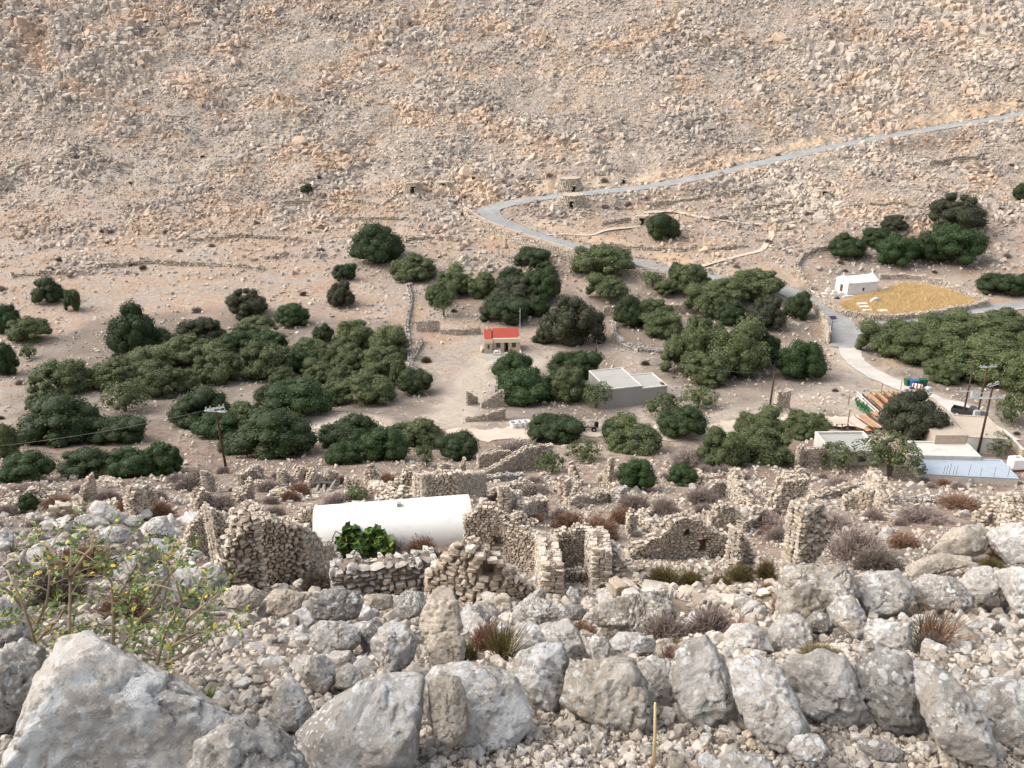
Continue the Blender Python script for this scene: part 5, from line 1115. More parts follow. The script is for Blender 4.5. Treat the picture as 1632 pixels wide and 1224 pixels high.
t = thing('iron_post', 'short rusty iron post leaning at the ruin edge above the boulders', 'post', at(304, 866), 0); t.rotation_euler = (0, -.28, 0)
MB().tube([(0, 0, -.3), (0, 0, .95)], .05, 6).build('shaft', M['rust'], t); box('top_hook', 'rust', t, -.02, .16, -.02, .02, .86, .9)
c = at(498, 1100)

# ---------------- pickup ----------------
pk = thing('pickup_truck', 'black pickup truck with an open cargo bed parked under the wooden poles', 'pickup truck', at(1544, 664), 0)
pk.rotation_euler = (0, 0, R_(-38))
m = MB(); prof_ = [(-2.45, .55), (-2.45, 1.05), (-.35, 1.08), (1.0, 1.10), (2.2, 1.0), (2.45, .85), (2.45, .5), (1.9, .42), (-2.0, .42)]
def side_extr(mb, prof, w0, w1):
    A = [mb.bm.verts.new((x, w0, z)) for x, z in prof]; Bv = [mb.bm.verts.new((x, w1, z)) for x, z in prof]; mb.bm.faces.new(A); mb.bm.faces.new(Bv[::-1])
    for i in range(len(A)): mb.bm.faces.new((A[i], Bv[i], Bv[(i + 1) % len(A)], A[(i + 1) % len(A)]))
side_extr(m, [(-.35, .42), (-.35, 1.08), (1.0, 1.1), (2.2, 1.0), (2.45, .85), (2.45, .5), (2.2, .42)], -.87, .87)
m.box(-2.45, -.352, -.87, .87, .42, .62).box(-2.45, -.352, .80, .87, .623, 1.08).box(-2.45, -.352, -.87, -.80, .623, 1.08).build('body', M['black'], pk)
box('tailgate', 'black', pk, -2.50, -2.452, -.84, .84, .64, 1.08)
m = MB(); side_extr(m, [(-.3, 1.09), (-.12, 1.62), (.62, 1.65), (1.12, 1.12)], -.78, .78); cabm = m.build('cab', M['black'], pk)
m = MB(); side_extr(m, [(-.16, 1.14), (-.04, 1.54), (.56, 1.56), (.94, 1.14)], -.79, .79); m.build('window', M['glass'], cabm)
m = MB(); v = [(1.125, -.68, 1.15), (1.125, .68, 1.15), (.66, .62, 1.6), (.66, -.62, 1.6)]; m.face(v); wsd = m.build('windshield', M['glass'], cabm); wsd.location = (.01, 0, .005)
for x in (-1.55, 1.55):
    for y in (-.80, .80):
        t = MB().tube([(x, y - .11, .35), (x, y + .11, .35)], .35, 20).build('wheel', M['rubber'], pk); s_ = 1 if y > 0 else -1; MB().tube([(x, y + s_ * .112, .35), (x, y + s_ * .13, .35)], .19, 14).build('rim', M['chrome'], t)
for y in (-.62, .62): box('headlight', 'whitep', pk, 2.43, 2.47, y - .16, y + .16, .66, .84)
box('bumper', 'galv', pk, 2.46, 2.56, -.85, .85, .42, .58); box('grille', 'galv', pk, 2.452, 2.475, -.4, .4, .64, .8)
for y in (-.95, .95): box('mirror', 'black', pk, .72, .84, y - .07, y + .07, 1.15, 1.32)
# ---------------- bins ----------------
def bin_(label, P, rz, mat, lid=True, s=1):
    t = thing('waste_bin', label, 'waste bin', P, rz)
    m = MB(); a = [m.bm.verts.new(p) for p in ((-.55*s, -.4*s, .15), (.55*s, -.4*s, .15), (.55*s, .4*s, .15), (-.55*s, .4*s, .15))]; b_ = [m.bm.verts.new(p) for p in ((-.68*s, -.5*s, 1.15*s), (.68*s, -.5*s, 1.15*s), (.68*s, .5*s, 1.15*s), (-.68*s, .5*s, 1.15*s))]
    m.bm.faces.new(a); m.bm.faces.new(b_)
    for i in range(4): m.bm.faces.new((a[i], a[(i + 1) % 4], b_[(i + 1) % 4], b_[i]))
    m.build('body', M[mat], t); MB().box(-.72*s, .72*s, -.54*s, .56*s, 1.155*s, 1.3*s, bev=.05).build('lid', M[mat], t)
    for x in (-.45, .45): MB().tube([(x*s - .05, -.3*s, .1), (x*s + .05, -.3*s, .1)], .1, 10).build('wheel', M['rubber'], t)
bin_('dark green waste bin at the head of the bin row beside the white track', at(1447, 615), .2, 'green_d')
bin_('blue waste bin next to the dark green one', at(1455, 616.5), .1, 'blue_p')
bin_('dark green waste bin at the far end of the row, under the olives', at(1470, 615), -.1, 'green_d')
sk = thing('rubbish_skip', 'small red and white striped container between the bins', 'container', at(1461, 620), -.5)
MB().box(-.8, .8, -.5, .5, .15, .85, bev=.04).build('body', M['whitep'], sk)
for k in (-.55, 0, .55): box('stripe', 'red_p', sk, k - .14, k + .14, -.515, .515, .17, .868)
for x in (-.6, .6): MB().tube([(x, -.52, .18), (x, .52, .18)], .17, 12).build('wheel', M['rubber'], sk)
for i, (a_, b_, mt, lb) in enumerate(((1476, 621, 'whitep', 'crumpled white rubbish bag beyond the bins'), (1480, 622.5, 'galv', 'grey rubbish bag lying farthest from the bins'), (1452, 621, 'black', 'black rubbish bag at the foot of the blue bin'))):
    v, f = RND[i + 2]; p = at(a_, b_); o = link('rubbish_bag', mesh_np('rubbish_bag', v * .5, f, [M[mt]], True), None, lb, 'rubbish bag'); o.location = p + Vector((0, 0, .3))
# ---------------- tables, chairs, rail ----------------
def long_table(L=4.6):
    t = thing('long_table', '', 'table', (0, 0, 0), 0, 'long varnished tables of the open-air terrace')
    box('table_top', 'orange', t, -L / 2, L / 2, -.42, .42, .72, .77)
    for x in (-L / 2 + .3, 0, L / 2 - .3):
        for y in (-.33, .33): box('leg', 'black', t, x - .03, x + .03, y - .03, y + .03, 0, .718)
    return t
def bench(L=4.6):
    t = thing('bench', '', 'bench', (0, 0, 0), 0, 'dark benches beside the long tables')
    box('seat', 'wood', t, -L / 2, L / 2, -.16, .16, .42, .46); box('backrest', 'wood', t, -L / 2, L / 2, .14, .18, .55, .85)
    for x in (-L / 2 + .3, L / 2 - .3): box('leg', 'black', t, x - .03, x + .03, -.13, .138, 0, .418)
    return t
T0, B0 = long_table(), bench(); first = True
rows = [((1384, 634), (1416, 664), 'outermost long table of the upper block, by the white rail'), ((1397, 632), (1428, 662), 'second long table of the upper block from the white rail'), ((1411, 631), (1442, 660), 'third long table of the upper block, partly under the carob'), ((1425, 630), (1456, 659), 'innermost long table of the upper block, against the carob'),
        ((1358, 676), (1384, 694), 'outermost long table of the lower block'), ((1371, 669), (1396, 688), 'middle long table of the lower block'), ((1390, 663), (1414, 682), 'innermost long table of the lower block, beneath the carob')]
TZ = at(1410, 655).z
def onz(px, py, z=None):
    a, b, c = ray(px, py); k = (TZ if z is None else z) / c; return Vector((float(a * k), float(b * k), float(c * k)))
for i, (a_, b_, lb) in enumerate(rows):
    A, Bp = onz(*a_), onz(*b_); c = (A + Bp) / 2; L = (Bp - A).xy.length; yaw = math.atan2(Bp.y - A.y, Bp.x - A.x); n = Vector((-math.sin(yaw), math.cos(yaw), 0))
    t = T0 if i == 0 else copy_tree(T0); t['label'] = lb; t.location = c; t.rotation_euler = (0, 0, yaw); t.scale = (L / 4.6, 1.15, 1)
    for sgn in (1, -1):
        q = B0 if first else copy_tree(B0); first = False; q.location = c + n * sgn * .95; q.location.z = c.z; q.rotation_euler = (0, 0, yaw + (0 if sgn > 0 else math.pi)); q.scale = (L / 4.6, 1, 1); q['label'] = 'dark bench on the %s side of the %s' % ('uphill' if sgn > 0 else 'downhill', lb.split(',')[0]); q['label'] = ' '.join(q['label'].split()[:16])
rail, A, Bp = None, onz(1365, 634), onz(1402, 668); rail = thing('white_railing', 'white metal railing along the edge of the table terrace', 'railing', A, math.atan2(Bp.y - A.y, Bp.x - A.x)); L = (Bp - A).xy.length
for z in (.5, 1.0): MB().tube([(0, 0, z), (L, 0, z + (Bp.z - A.z))], .05, 6).build('rail', M['whitep'], rail)
for k in range(6): MB().tube([(L * k / 5, 0, -.1), (L * k / 5, 0, 1.0 + (Bp.z - A.z) * k / 5)], .05, 6).build('post', M['whitep'], rail)
GC = thing('stacked_chair', 'green plastic chair in the block below the white railing', 'chair', at(1366, 646), 0, 'green chairs beside the table terrace'); chair_fn(GC, 'green_p')
for i in range(4):
    for j in range(3):
        q = GC if i + j == 0 else copy_tree(GC); q.location = onz(1366 + i * 5.5 + j * 1.5, 645 + i * 3.2 + j * 4.0); q.rotation_euler = (0, 0, .7); q.scale = (1.3, 1.3, 1.2)
ts = thing('tarpaulin', 'bright blue tarpaulin spot showing through the carob edge', 'tarpaulin', at(1488, 676)); MB().box(-1.0, 1.0, -.7, .7, 0, .5, bev=.15).build('sheet', M['blue_p'], ts)
# fence posts near the terrace
for i, (a_, b_) in enumerate(((1404, 628), (1435, 622), (1352, 645))):
    t = thing('fence_post', 'thin rusty fence post at the edge of the parking ground', 'post', at(a_, b_), 0, 'thin fence posts round the parking ground'); MB().tube([(0, 0, -.2), (0, 0, 1.9)], .05, 6).build('shaft', M['rust'], t); box('wire_clip', 'rust', t, -.05, .05, -.06, -.04, 1.7, 1.78)
# ---------------- tubs and trailer ----------------
lb3 = ('round white water tub nearest the end of the dirt road wall', 'middle one of three round white water tubs', 'round white water tub farthest along, with a dark inside')
for i, x_ in enumerate((819, 828.5, 838)):
    t = thing('water_tub', lb3[i], 'tub', at(x_, 681 - i * .8), 0, 'white tubs beside the dirt road')
    m = MB(); n = 20; rs = [(.50, 0), (.60, .75), (.66, .78), (.66, .84), (.55, .84), (.47, .12)]; rings = [[m.bm.verts.new((r_ * math.cos(6.283 * k / n), r_ * math.sin(6.283 * k / n), z)) for k in range(n)] for r_, z in rs]
    for p_, q_ in zip(rings[:-1], rings[1:]):
        for k in range(n): m.bm.faces.new((p_[k], p_[(k + 1) % n], q_[(k + 1) % n], q_[k]))
    m.bm.faces.new(rings[-1]); m.bm.faces.new(rings[0][::-1]); m.build('body', M['whitep'], t)
    MB().tube([(0, 0, .5), (0, 0, .52)], .5, 20).build('water_fill', M['glass'], t)
tl = thing('flat_trailer', 'empty long flatbed trailer on black wheels parked on the dirt road', 'trailer', at(938, 684), -.03)
m = MB(); m.box(-4.6, 1.3, -.85, -.75, .62, .76).box(-4.6, 1.3, .75, .85, .62, .76)
for k in range(7): m.box(-4.2 + k * .88, -4.1 + k * .88, -.75, .75, .63, .74)
m.build('frame', M['rust'], tl); m = MB()
for y in (-.6, -.2, .2, .6): m.box(-4.5, 1.2, y - .12, y + .12, .765, .80)
m.build('deck', M['dead'], tl)
for x in (-.9, .7):
    for y in (-.95, .95):
        t = MB().tube([(x, y - .12, .38), (x, y + .12, .38)], .38, 18).build('wheel', M['rubber'], tl); MB().tube([(x, y - .14, .38), (x, y + .14, .38)], .15, 10).build('rim', M['galv'], t)
MB().tube([(-4.6, 0, .66), (-5.6, 0, .5)], .05, 6).build('drawbar', M['rust'], tl)
MB().tube([(1.05, -.6, .82), (1.05, -.6, 1.4)], .3, 14).build('spare_wheel', M['rubber'], tl)
# bleached timbers
for i, (a_, b_, c_, d_, z0, z1) in enumerate(((425, 780, 460, 778, .2, .35), (460, 792, 462, 768, 0, .2), (462, 770, 470, 764, .2, .5), (496, 770, 504, 772, .1, 1.6), (504, 784, 516, 764, 0, 1.2), (516, 782, 518, 762, 0, 1.3), (524, 784, 536, 776, .0, .8), (484, 778, 540, 776, .4, .35))):
    A, Bp = at(a_, b_), at(c_, d_); o = MB(); A.z += z0; Bp.z += z1; mid = (A + Bp) / 2 + Vector((.1, .1, .12)); o.tube([A, mid, Bp], [.16, .13, .07], 7)
    o.build('bleached_timber', M['dead'], smooth=True, label='grey bleached timber or branch lying across the low ruins', cat='timber', group='bleached timbers in the ruins')
# dry stalk in front
g = at(1041, 1224); a, b_, c_ = ray(1044, 1120); o = MB(); top_ = Vector((a, b_, c_)) * (g.y * 1.02 / b_); o.tube([g, (g + top_) / 2 + Vector((.003, 0, 0)), top_], [.0075, .0065, .005], 7); o.build('dry_stalk', M['straw'], smooth=True, label='single upright dry yellow stalk in front of the narrow leaning boulder', cat='stalk')
# pale coping on the hairpin parapet
for P_, lab in ((HP, 'pale flat coping along the top of the hairpin parapet'),):
    n_ = len(P_); T_ = np.gradient(P_[:, :2], axis=0); T_ /= np.linalg.norm(T_, axis=1)[:, None]; m = MB()
    for k in range(0, n_ - 2, 2):
        a_, b_ = P_[k], P_[k + 2]; t_ = T_[k]; nn = np.array([-t_[1], t_[0]]) * .22; q = [(a_[0] + nn[0], a_[1] + nn[1]), (a_[0] - nn[0], a_[1] - nn[1]), (b_[0] - nn[0], b_[1] - nn[1]), (b_[0] + nn[0], b_[1] + nn[1])]
        z = [float(np.interp(0, [0], [a_[2]])), a_[2], b_[2], b_[2]]; lo = [m.bm.verts.new((x, y, zz - .5)) for (x, y), zz in zip(q, z)]; hi = [m.bm.verts.new((x, y, zz + .75)) for (x, y), zz in zip(q, z)]
        m.bm.faces.new(lo[::-1]); m.bm.faces.new(hi)
        for i in range(4): m.bm.faces.new((lo[i], lo[(i + 1) % 4], hi[(i + 1) % 4], hi[i]))
    m.build('parapet_coping', M['path'], label=lab, cat='coping')
z_ = TZ; m = MB(); P_ = [onz(*p, z_) for p in ((1358, 632), (1462, 626), (1470, 664), (1412, 700), (1350, 694))]
m.prism([(p.x, p.y) for p in P_], z_ - 3.0, z_ - .02); tdk = m.build('table_terrace', M['beige'], label='raised paved terrace that carries the long tables', cat='terrace')
# ---------------- trees ----------------
def ico(sub):
    bm = bmesh.new(); bmesh.ops.create_icosphere(bm, subdivisions=sub, radius=1); return arr(bm)
ICO = ico(2)
def crown_mesh(seed, mat, nleaf=6500, nl=30, ls=.05, lobe=(.20, .36), open_=0.0, flat=1.0):
    r = np.random.default_rng(seed); C, Rr = [], []
    while len(C) < nl:
        d = r.normal(size=3); d /= np.linalg.norm(d); d[2] = abs(d[2]) * 1.0 - .6 * r.random()
        q = r.uniform(*lobe); rad = (1 - q) * r.uniform(.82, 1.02) * (1 - open_ * r.random() * .5)
        C.append(d * rad * np.array([1, 1, flat])); Rr.append(q)
    for k in range(6): C.append(r.normal(0, .22, 3)); Rr.append(.42)
    C, Rr = np.array(C), np.array(Rr); w = Rr ** 2; w /= w.sum(); tone = np.clip(.5 + r.normal(0, .13, len(C)), .1, .9)
    which = r.choice(len(C), nleaf, p=w); d = r.normal(size=(nleaf, 3)); d /= np.linalg.norm(d, axis=1)[:, None]; d[:, 2] = np.where(r.random(nleaf) < .6, np.abs(d[:, 2]), d[:, 2])
    P = C[which] + d * (Rr[which] * r.uniform(.82, 1.10, nleaf) * (1 + .16 * fbm(d[:, 0] * 2.2 + which, d[:, 1] * 2.2, d[:, 2] * 2.2, 2, seed)))[:, None]
    # drop leaves buried in other lobes
    dist = np.linalg.norm(P[:, None] - C[None], axis=2) / Rr[None]; m = (dist < .80).sum(1) == 0; P, which, d = P[m], which[m], d[m]; n = len(P)
    nrm = d + r.normal(0, .55, (n, 3)); nrm /= np.linalg.norm(nrm, axis=1)[:, None]; t = np.cross(nrm, r.normal(size=(n, 3))); t /= np.linalg.norm(t, axis=1)[:, None]; b = np.cross(nrm, t)
    s = ls * r.uniform(.6, 1.35, n)[:, None]; V = np.stack([P - t * s * .55, P + b * s * .9, P + t * s * .55, P - b * s * .9], 1).reshape(-1, 3); F = np.arange(4 * n).reshape(n, 4)
    # a per-leaf tone: paler towards the outside of each tuft
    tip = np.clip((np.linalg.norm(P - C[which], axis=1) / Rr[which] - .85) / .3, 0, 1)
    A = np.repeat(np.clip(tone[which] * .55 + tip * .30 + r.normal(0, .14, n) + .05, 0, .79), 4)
    lf = mesh_np('crown', V, F, [mat], False, dict(rnd=A))
    Vi, Fi = ICO; VV, FF = [], []
    for k in range(len(C)):
        if open_ > .3 and k % 3: continue
        VV.append(Vi * Rr[k] * (.80 if not open_ else .55) + C[k]); FF.append(Fi + k * 0 + sum(len(v) for v in VV[:-1]))
    core = mesh_np('dark_crown_core', np.concatenate(VV), np.concatenate(FF), [mat], True, dict(rnd=np.full(sum(len(v) for v in VV), .18)))  # solid core, toned dark to paint the shaded inside of the crown
    return lf, core
def trunk_mesh(seed, top, n=4, rad=.07, spread=.5):
    r = random.Random(seed); m = MB()
    for k in range(n):
        a = 6.283 * k / n + r.random(); p = Vector((math.cos(a) * .03, math.sin(a) * .03, -.06)); pts = [p.copy()]; 
        for q in range(5):
            f = (q + 1) / 5; pts.append(Vector((math.cos(a + .3 * q * (r.random() - .5)) * spread * f ** 1.1, math.sin(a) * spread * f ** 1.1, top * f ** .85)) + Vector((r.uniform(-.03, .03), r.uniform(-.03, .03), 0)))
        m.tube(pts, [rad * (1 - .14 * i) for i in range(6)], 6)
        for q in (2, 3, 4):
            b = pts[q]; e = b + Vector((r.uniform(-.25, .25), r.uniform(-.25, .25), r.uniform(.12, .3))); m.tube([b, (b + e) / 2 + Vector((0, 0, .03)), e], [rad * .4, rad * .3, rad * .15], 5)
    bmesh.ops.recalc_face_normals(m.bm, faces=m.bm.faces); me = bpy.data.meshes.new('trunk'); m.bm.to_mesh(me); m.bm.free(); me.materials.append(M['bark']); return me
KIND = {}
def kind(key, n, nm, **k):
    KIND[key] = (nm, [crown_mesh(hash_(key) + i, **k) for i in range(n)], k.get('open_', 0))
def hash_(s): return sum(ord(c) * (i + 3) for i, c in enumerate(s))
kind('c', 4, 'carob_tree', mat=M['carob'], nleaf=14000, nl=42, ls=.031)
kind('o', 4, 'olive_tree', mat=M['olive'], nleaf=14000, nl=50, ls=.031, lobe=(.14, .27))
kind('g', 3, 'green_tree', mat=M['green'], nleaf=13000, nl=40, ls=.032)
kind('b', 2, 'brown_green_tree', mat=M['brown'], nleaf=13000, nl=44, ls=.031, lobe=(.15, .28))
kind('t', 3, 'thin_olive_tree', mat=M['olive'], nleaf=4800, nl=34, ls=.042, lobe=(.13, .24), open_=.7)
kind('l', 3, 'sapling', mat=M['lgreen'], nleaf=3600, nl=26, ls=.05, lobe=(.14, .26), open_=.6)
TR = {k: [trunk_mesh(i * 7 + ord(k), 1.0, 5, .05, .55) for i in range(2)] for k in 'cotl'}
NAMES = {'c': 'carob_tree', 'o': 'olive_tree', 'g': 'carob_tree', 'b': 'oak_tree', 't': 'olive_tree', 'l': 'sapling'}
CAT = {'c': 'tree', 'o': 'olive tree', 'g': 'tree', 'b': 'tree', 't': 'olive tree', 'l': 'sapling'}
tcount = [0]
def tree(k, cx, cy, w, h, label, lift=.0):
    """k species, crown box centre and size in photo pixels, lift = bare trunk below as share of the crown height"""
    tcount[0] += 1; i = tcount[0]; nm, protos, op = KIND[k]; r = random.Random(i * 31)
    base = at(cx, cy + h * (.36 + lift)); m_ = mpp(base); a = w * m_ / 2; dep = math.atan2(-base.z, base.y); hh = h * m_ / 2
    a *= 1.2 if k == 'o' else 1.1; hh *= 1.30; c = max(math.sqrt(max(hh ** 2 - (a * .85 * math.sin(dep)) ** 2, (hh * .6) ** 2)) / math.cos(dep), .66 * a)
    base = at(cx, cy + (h / 2 - a / m_ * math.sin(dep) * .75 + h * lift)) if not lift else base
    zc = z_at(cx, cy, base.y) - base.z; zc = max(zc, c * .55)
    t = thing(NAMES[k], label, CAT[k], base, r.random() * 6.3)
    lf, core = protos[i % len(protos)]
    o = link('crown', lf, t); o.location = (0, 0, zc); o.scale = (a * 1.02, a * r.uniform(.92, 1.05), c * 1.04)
    q = link('dark_crown_core', core, o)
    tk = link('trunk', TR['c' if k in 'cgb' else 'o' if k == 'o' else 't' if k == 't' else 'l'][i % 2], t); tk.scale = (a * (.6 if k != 'l' else .5), a * (.6 if k != 'l' else .5), zc + c * (.15 if not op else .45)) 
    return t
T = tree
TREES = '''
c 80 467 50 42|dark tree, larger of a touching pair alone on the bare slope
c 118 480 28 36|small dark tree, lesser of a touching pair alone on the bare slope
g 13 511 46 48|green rounded tree cut by the picture edge, above a grey-green olive
o 48 529 60 46|grey-green olive beside the edge-cut green tree
g 10 576 42 54|tall green tree at the picture edge under the grey-green olive
l 47 562 30 28|small pale bush between the edge olives and the dry slope
c 217 535 84 84|big upright dark carob topping the long thicket
c 250 549 66 42|dark carob tucked against the foot of the big upright one
b 318 534 80 44|brownish green tree between the upright carob and the sunny pair
b 393 488 70 46|thin crowned dusky tree alone at the upper fringe of the thicket
g 466 505 54 38|bright green round tree standing apart above the thicket
o 408 526 64 40|pale olive behind the bright lawn-green carob
g 378 549 62 38|lawn-green carob in front of the pale olive
g 430 549 62 36|green carob right behind the silver olive
o 100 611 92 60|wide olive-green tree above the largest dark carob
o 62 647 34 36|little round tree wedged above the largest dark carob
c 103 682 134 86|largest dark carob, sprawling and almost black
c 190 694 86 48|spreading carob with a pointed side branch by the bare bank
o 10 708 48 56|grey tree cut by the picture edge under the largest carob
g 43 757 96 62|broad green carob at the picture edge in the lowest row
c 143 749 92 52|dark carob between two broad ones in the lowest row
g 205 748 96 58|brown-tinged carob in the lowest row with visible stems
g 262 738 66 56|round green carob ending the lowest row by the ruins
o 187 601 74 52|dusty olive at the upper end of the central thicket
o 238 581 74 50|olive with pale tufts second along the thicket top
o 298 566 78 52|pale tufted olive third along the thicket top
o 258 613 74 58|grey olive in the belly of the thicket
t 200 640 92 62|gauzy grey olive hanging over the bare bank
o 350 587 78 60|mid green olive with yellow stems in the thicket
o 299 611 42 38|small bright olive at the lower thicket fringe
o 425 582 82 62|large silver olive in the middle of the thicket
o 449 601 42 32|small pale olive under the large silver one
g 480 577 50 42|green bushy tree between the silver olive and the grove
c 430 632 50 34|low dark round tree beside the red soil clearing
c 517 534 36 32|small upright carob at the top of the olive grove
o 495 558 56 36|olive at the upper left shoulder of the grove
o 508 596 52 36|light olive overlooking the red soil clearing
o 488 622 52 34|round olive at the edge of the red soil clearing
o 533 632 54 38|dense olive below the light one by the clearing
o 566 537 62 50|tall fresh olive crowning the grove
o 622 549 62 56|eastern crown of the grove next to the field wall
o 607 583 72 50|full round olive in the heart of the grove
o 560 578 58 46|shadowy olive in the heart of the grove
o 588 625 84 60|large pale olive at the foot of the grove
o 530 572 46 40|narrow olive wedged among larger ones in the grove
o 548 605 48 40|small olive between heart and foot of the grove
o 636 600 30 44|slim olive at the grove corner by the field wall
c 660 608 60 42|lone dark dome with a short trunk beyond the field wall|.08
c 322 660 98 64|deep green carob behind the lone electricity pole
o 385 673 66 56|grey tufted olive beside the electricity pole fan
g 348 687 82 46|lighter green carob directly behind the electricity pole
g 477 656 114 42|flat yellow-green carob above the umbrella shaped one
c 440 694 130 50|umbrella shaped carob with many bare stems beneath|.14
c 376 716 62 32|low wing of carob foliage crossed by the electricity pole
c 562 700 104 60|wide dark carob in the row above the chapel
g 613 716 82 60|green carob with ochre patches in the row above the chapel
g 548 729 60 42|brown tipped carob at the lower edge of that row
o 663 700 82 50|soft grey-green olive between two dark carobs above the chapel
l 680 728 36 34|small sunny tree below the soft grey-green olive|.1
c 733 711 66 42|compact dark carob with trunk at the end of the dirt road row|.1
c 602 394 84 60|big smooth domed carob alone on the orange slope
c 548 435 36 28|small tree under the big domed carob
b 545 472 46 42|dusky grey tree below the small one on the slope
o 660 435 70 34|wide low olive right of the domed carob
o 725 451 54 46|upright olive at the head of the central grove
o 769 457 50 44|leafy olive second in the central grove
o 696 471 36 34|little olive at the lower corner of the central grove
l 707 486 36 38|small light tree with a clear trunk below the central grove|.14
c 816 444 48 28|dark low tree at the back of the central grove
c 850 412 60 34|round dark tree touching the hairpin wall shadow
b 820 470 82 48|ochre flecked tree in the middle of the central grove
c 866 456 66 58|high dark tree on the roadside flank of the central grove
c 869 432 32 26|small dark crown filling the back of the central grove
c 806 497 82 46|dark dome directly behind the red roof
c 856 491 42 34|small dark tree beside the dome behind the red roof
o 957 427 92 42|wide grey olive hugging the hairpin parapet
o 966 459 60 38|round olive with trunk under the wide grey one|.08
b 912 520 104 82|biggest brown-green tree, next to the red roofed house
b 866 538 36 24|small bushy arm beside the biggest brown-green tree
g 818 588 70 44|fresh green tree in front of the house terrace
g 836 625 100 62|broad bright tree below the fresh green one
c 912 588 78 54|dark tree overlapping the broad bright one, uphill of the cistern
o 905 618 62 56|grey olive in the clump by the cistern
l 950 628 50 42|yellowish tree leaning at the cistern corner|.18
c 1003 500 56 48|dark tree at the upper end of the middle olive group
o 1036 504 68 46|silver olive in the middle olive group
o 1057 522 62 44|tufted olive in front of the silver one
l 1040 446 44 26|thin acid green sapling beside the burnt patch|.1
o 1060 460 36 26|little grey olive by the burnt patch
o 1080 436 30 34|narrow olive where the lower road disappears
o 1100 448 60 50|tall olive at the junction side thicket top
o 1150 470 72 50|leafy olive in the roadside thicket
o 1122 484 60 50|shaggy olive on the lower side of the roadside thicket
o 1200 463 84 46|wide olive crowning the roadside thicket
c 1165 502 54 38|shaded dark tree within the roadside thicket
o 1164 504 34 30|tiny silver olive in the roadside thicket
b 1220 503 68 54|smooth olive-brown tree near the bend wall
c 1270 490 46 42|dark round tree at the bend wall
o 1088 570 70 66|western shoulder of the tall silver olives
o 1118 550 70 84|tallest silver olive of the mid valley
o 1172 565 92 88|massive silver olive beside the tallest one
o 1125 592 84 58|drooping silver olive hanging toward the cistern
c 1215 560 50 60|dark gap filling tree behind the green round one
g 1275 580 76 66|green round tree below the bend wall
t 1112 633 66 36|thin crowned olive with bare trunk by the dirt road|.12
t 1058 652 62 48|wispy grey tree behind the dirt road carobs
c 1088 680 84 52|dark carob beside the broken gate wall
c 985 688 62 38|dark carob closest to the flat trailer
o 1008 708 92 56|broad olive-green tree below the flat trailer
c 884 696 92 42|dark spreading tree between the white tubs and the ruins
t 930 725 64 42|hazy grey olive over the ruins
l 880 742 52 42|vivid green young tree inside the ruins
g 1014 758 62 48|bushy green young tree with dark stem among the rubble|.1
g 1086 757 50 34|smaller round green tree leaning over the rubble|.12
o 1150 724 74 66|left half of the great ruin-side olive
o 1214 720 92 70|great broad olive beside the ruins
o 1212 688 84 48|full olive behind the great broad one
o 1284 686 84 50|second full olive toward the lamp posts
t 1330 730 66 46|see-through olive in front of the white house
t 1416 724 112 66|open branched olive with dark trunk before the blue-grey roof|.18
b 1452 671 104 76|huge dark tree shading the long tables
c 1055 363 58 44|lone round carob beside the footpath
c 1347 395 62 38|low round dark tree, first of the hill group above the church
c 1396 379 50 32|small crown behind the hill group
b 1424 357 44 26|brownish tree topping the hill group
g 1424 400 64 50|green dome in front of the hill group
c 1466 398 50 42|dark crown joining the two domes of the hill group
b 1518 343 92 58|large dusky tree at the top of the hill group
g 1512 391 100 60|largest smooth green dome of the hill group
c 1590 456 66 36|dark tree above the side road near the picture edge
c 1628 456 40 34|dark crown cut by the picture edge above the side road
c 1628 308 30 30|dark tree cut by the picture edge high on the slope
o 1404 546 72 54|front corner olive of the junction grove
o 1442 538 74 42|second olive along the junction grove top
o 1462 563 92 54|rounded pale olive in the junction grove front
o 1500 535 82 40|olive on the road side of the junction grove
o 1548 536 80 36|shaded olive mid way along the grove top
o 1520 570 86 54|plump olive in the centre of the junction grove
o 1600 531 80 40|olive near the picture edge on the grove top
o 1590 558 86 54|soft silver olive behind the poles
o 1562 592 104 54|widest silver olive beside the twin poles
o 1500 596 60 40|low olive on the grove's lower fringe
o 1622 600 84 70|edge-cut olive behind the tall cross-armed pole
o 1645 555 60 60|half seen olive at the picture edge
t 1612 656 66 56|dusty thin olive beyond the pickup
c 489 301 20 14|tiny lone bush far up the rocky slope
t 1584 712 56 40|dark scrubby tree by the yard wall
l 568 792 46 26|leafy bush peeking over the chapel roof
g 48 806 34 34|small leafy sapling among the near ruins
'''
for ln in TREES.strip().split('\n'):
    p = ln.split('|'); f = p[0].split(); tree(f[0], *map(float, f[1:5]), p[1].replace('left half', 'near half').replace('upper left', 'upper').replace(' right of', ' beyond').replace('right behind', 'just behind'), float(p[2]) if len(p) > 2 else 0)

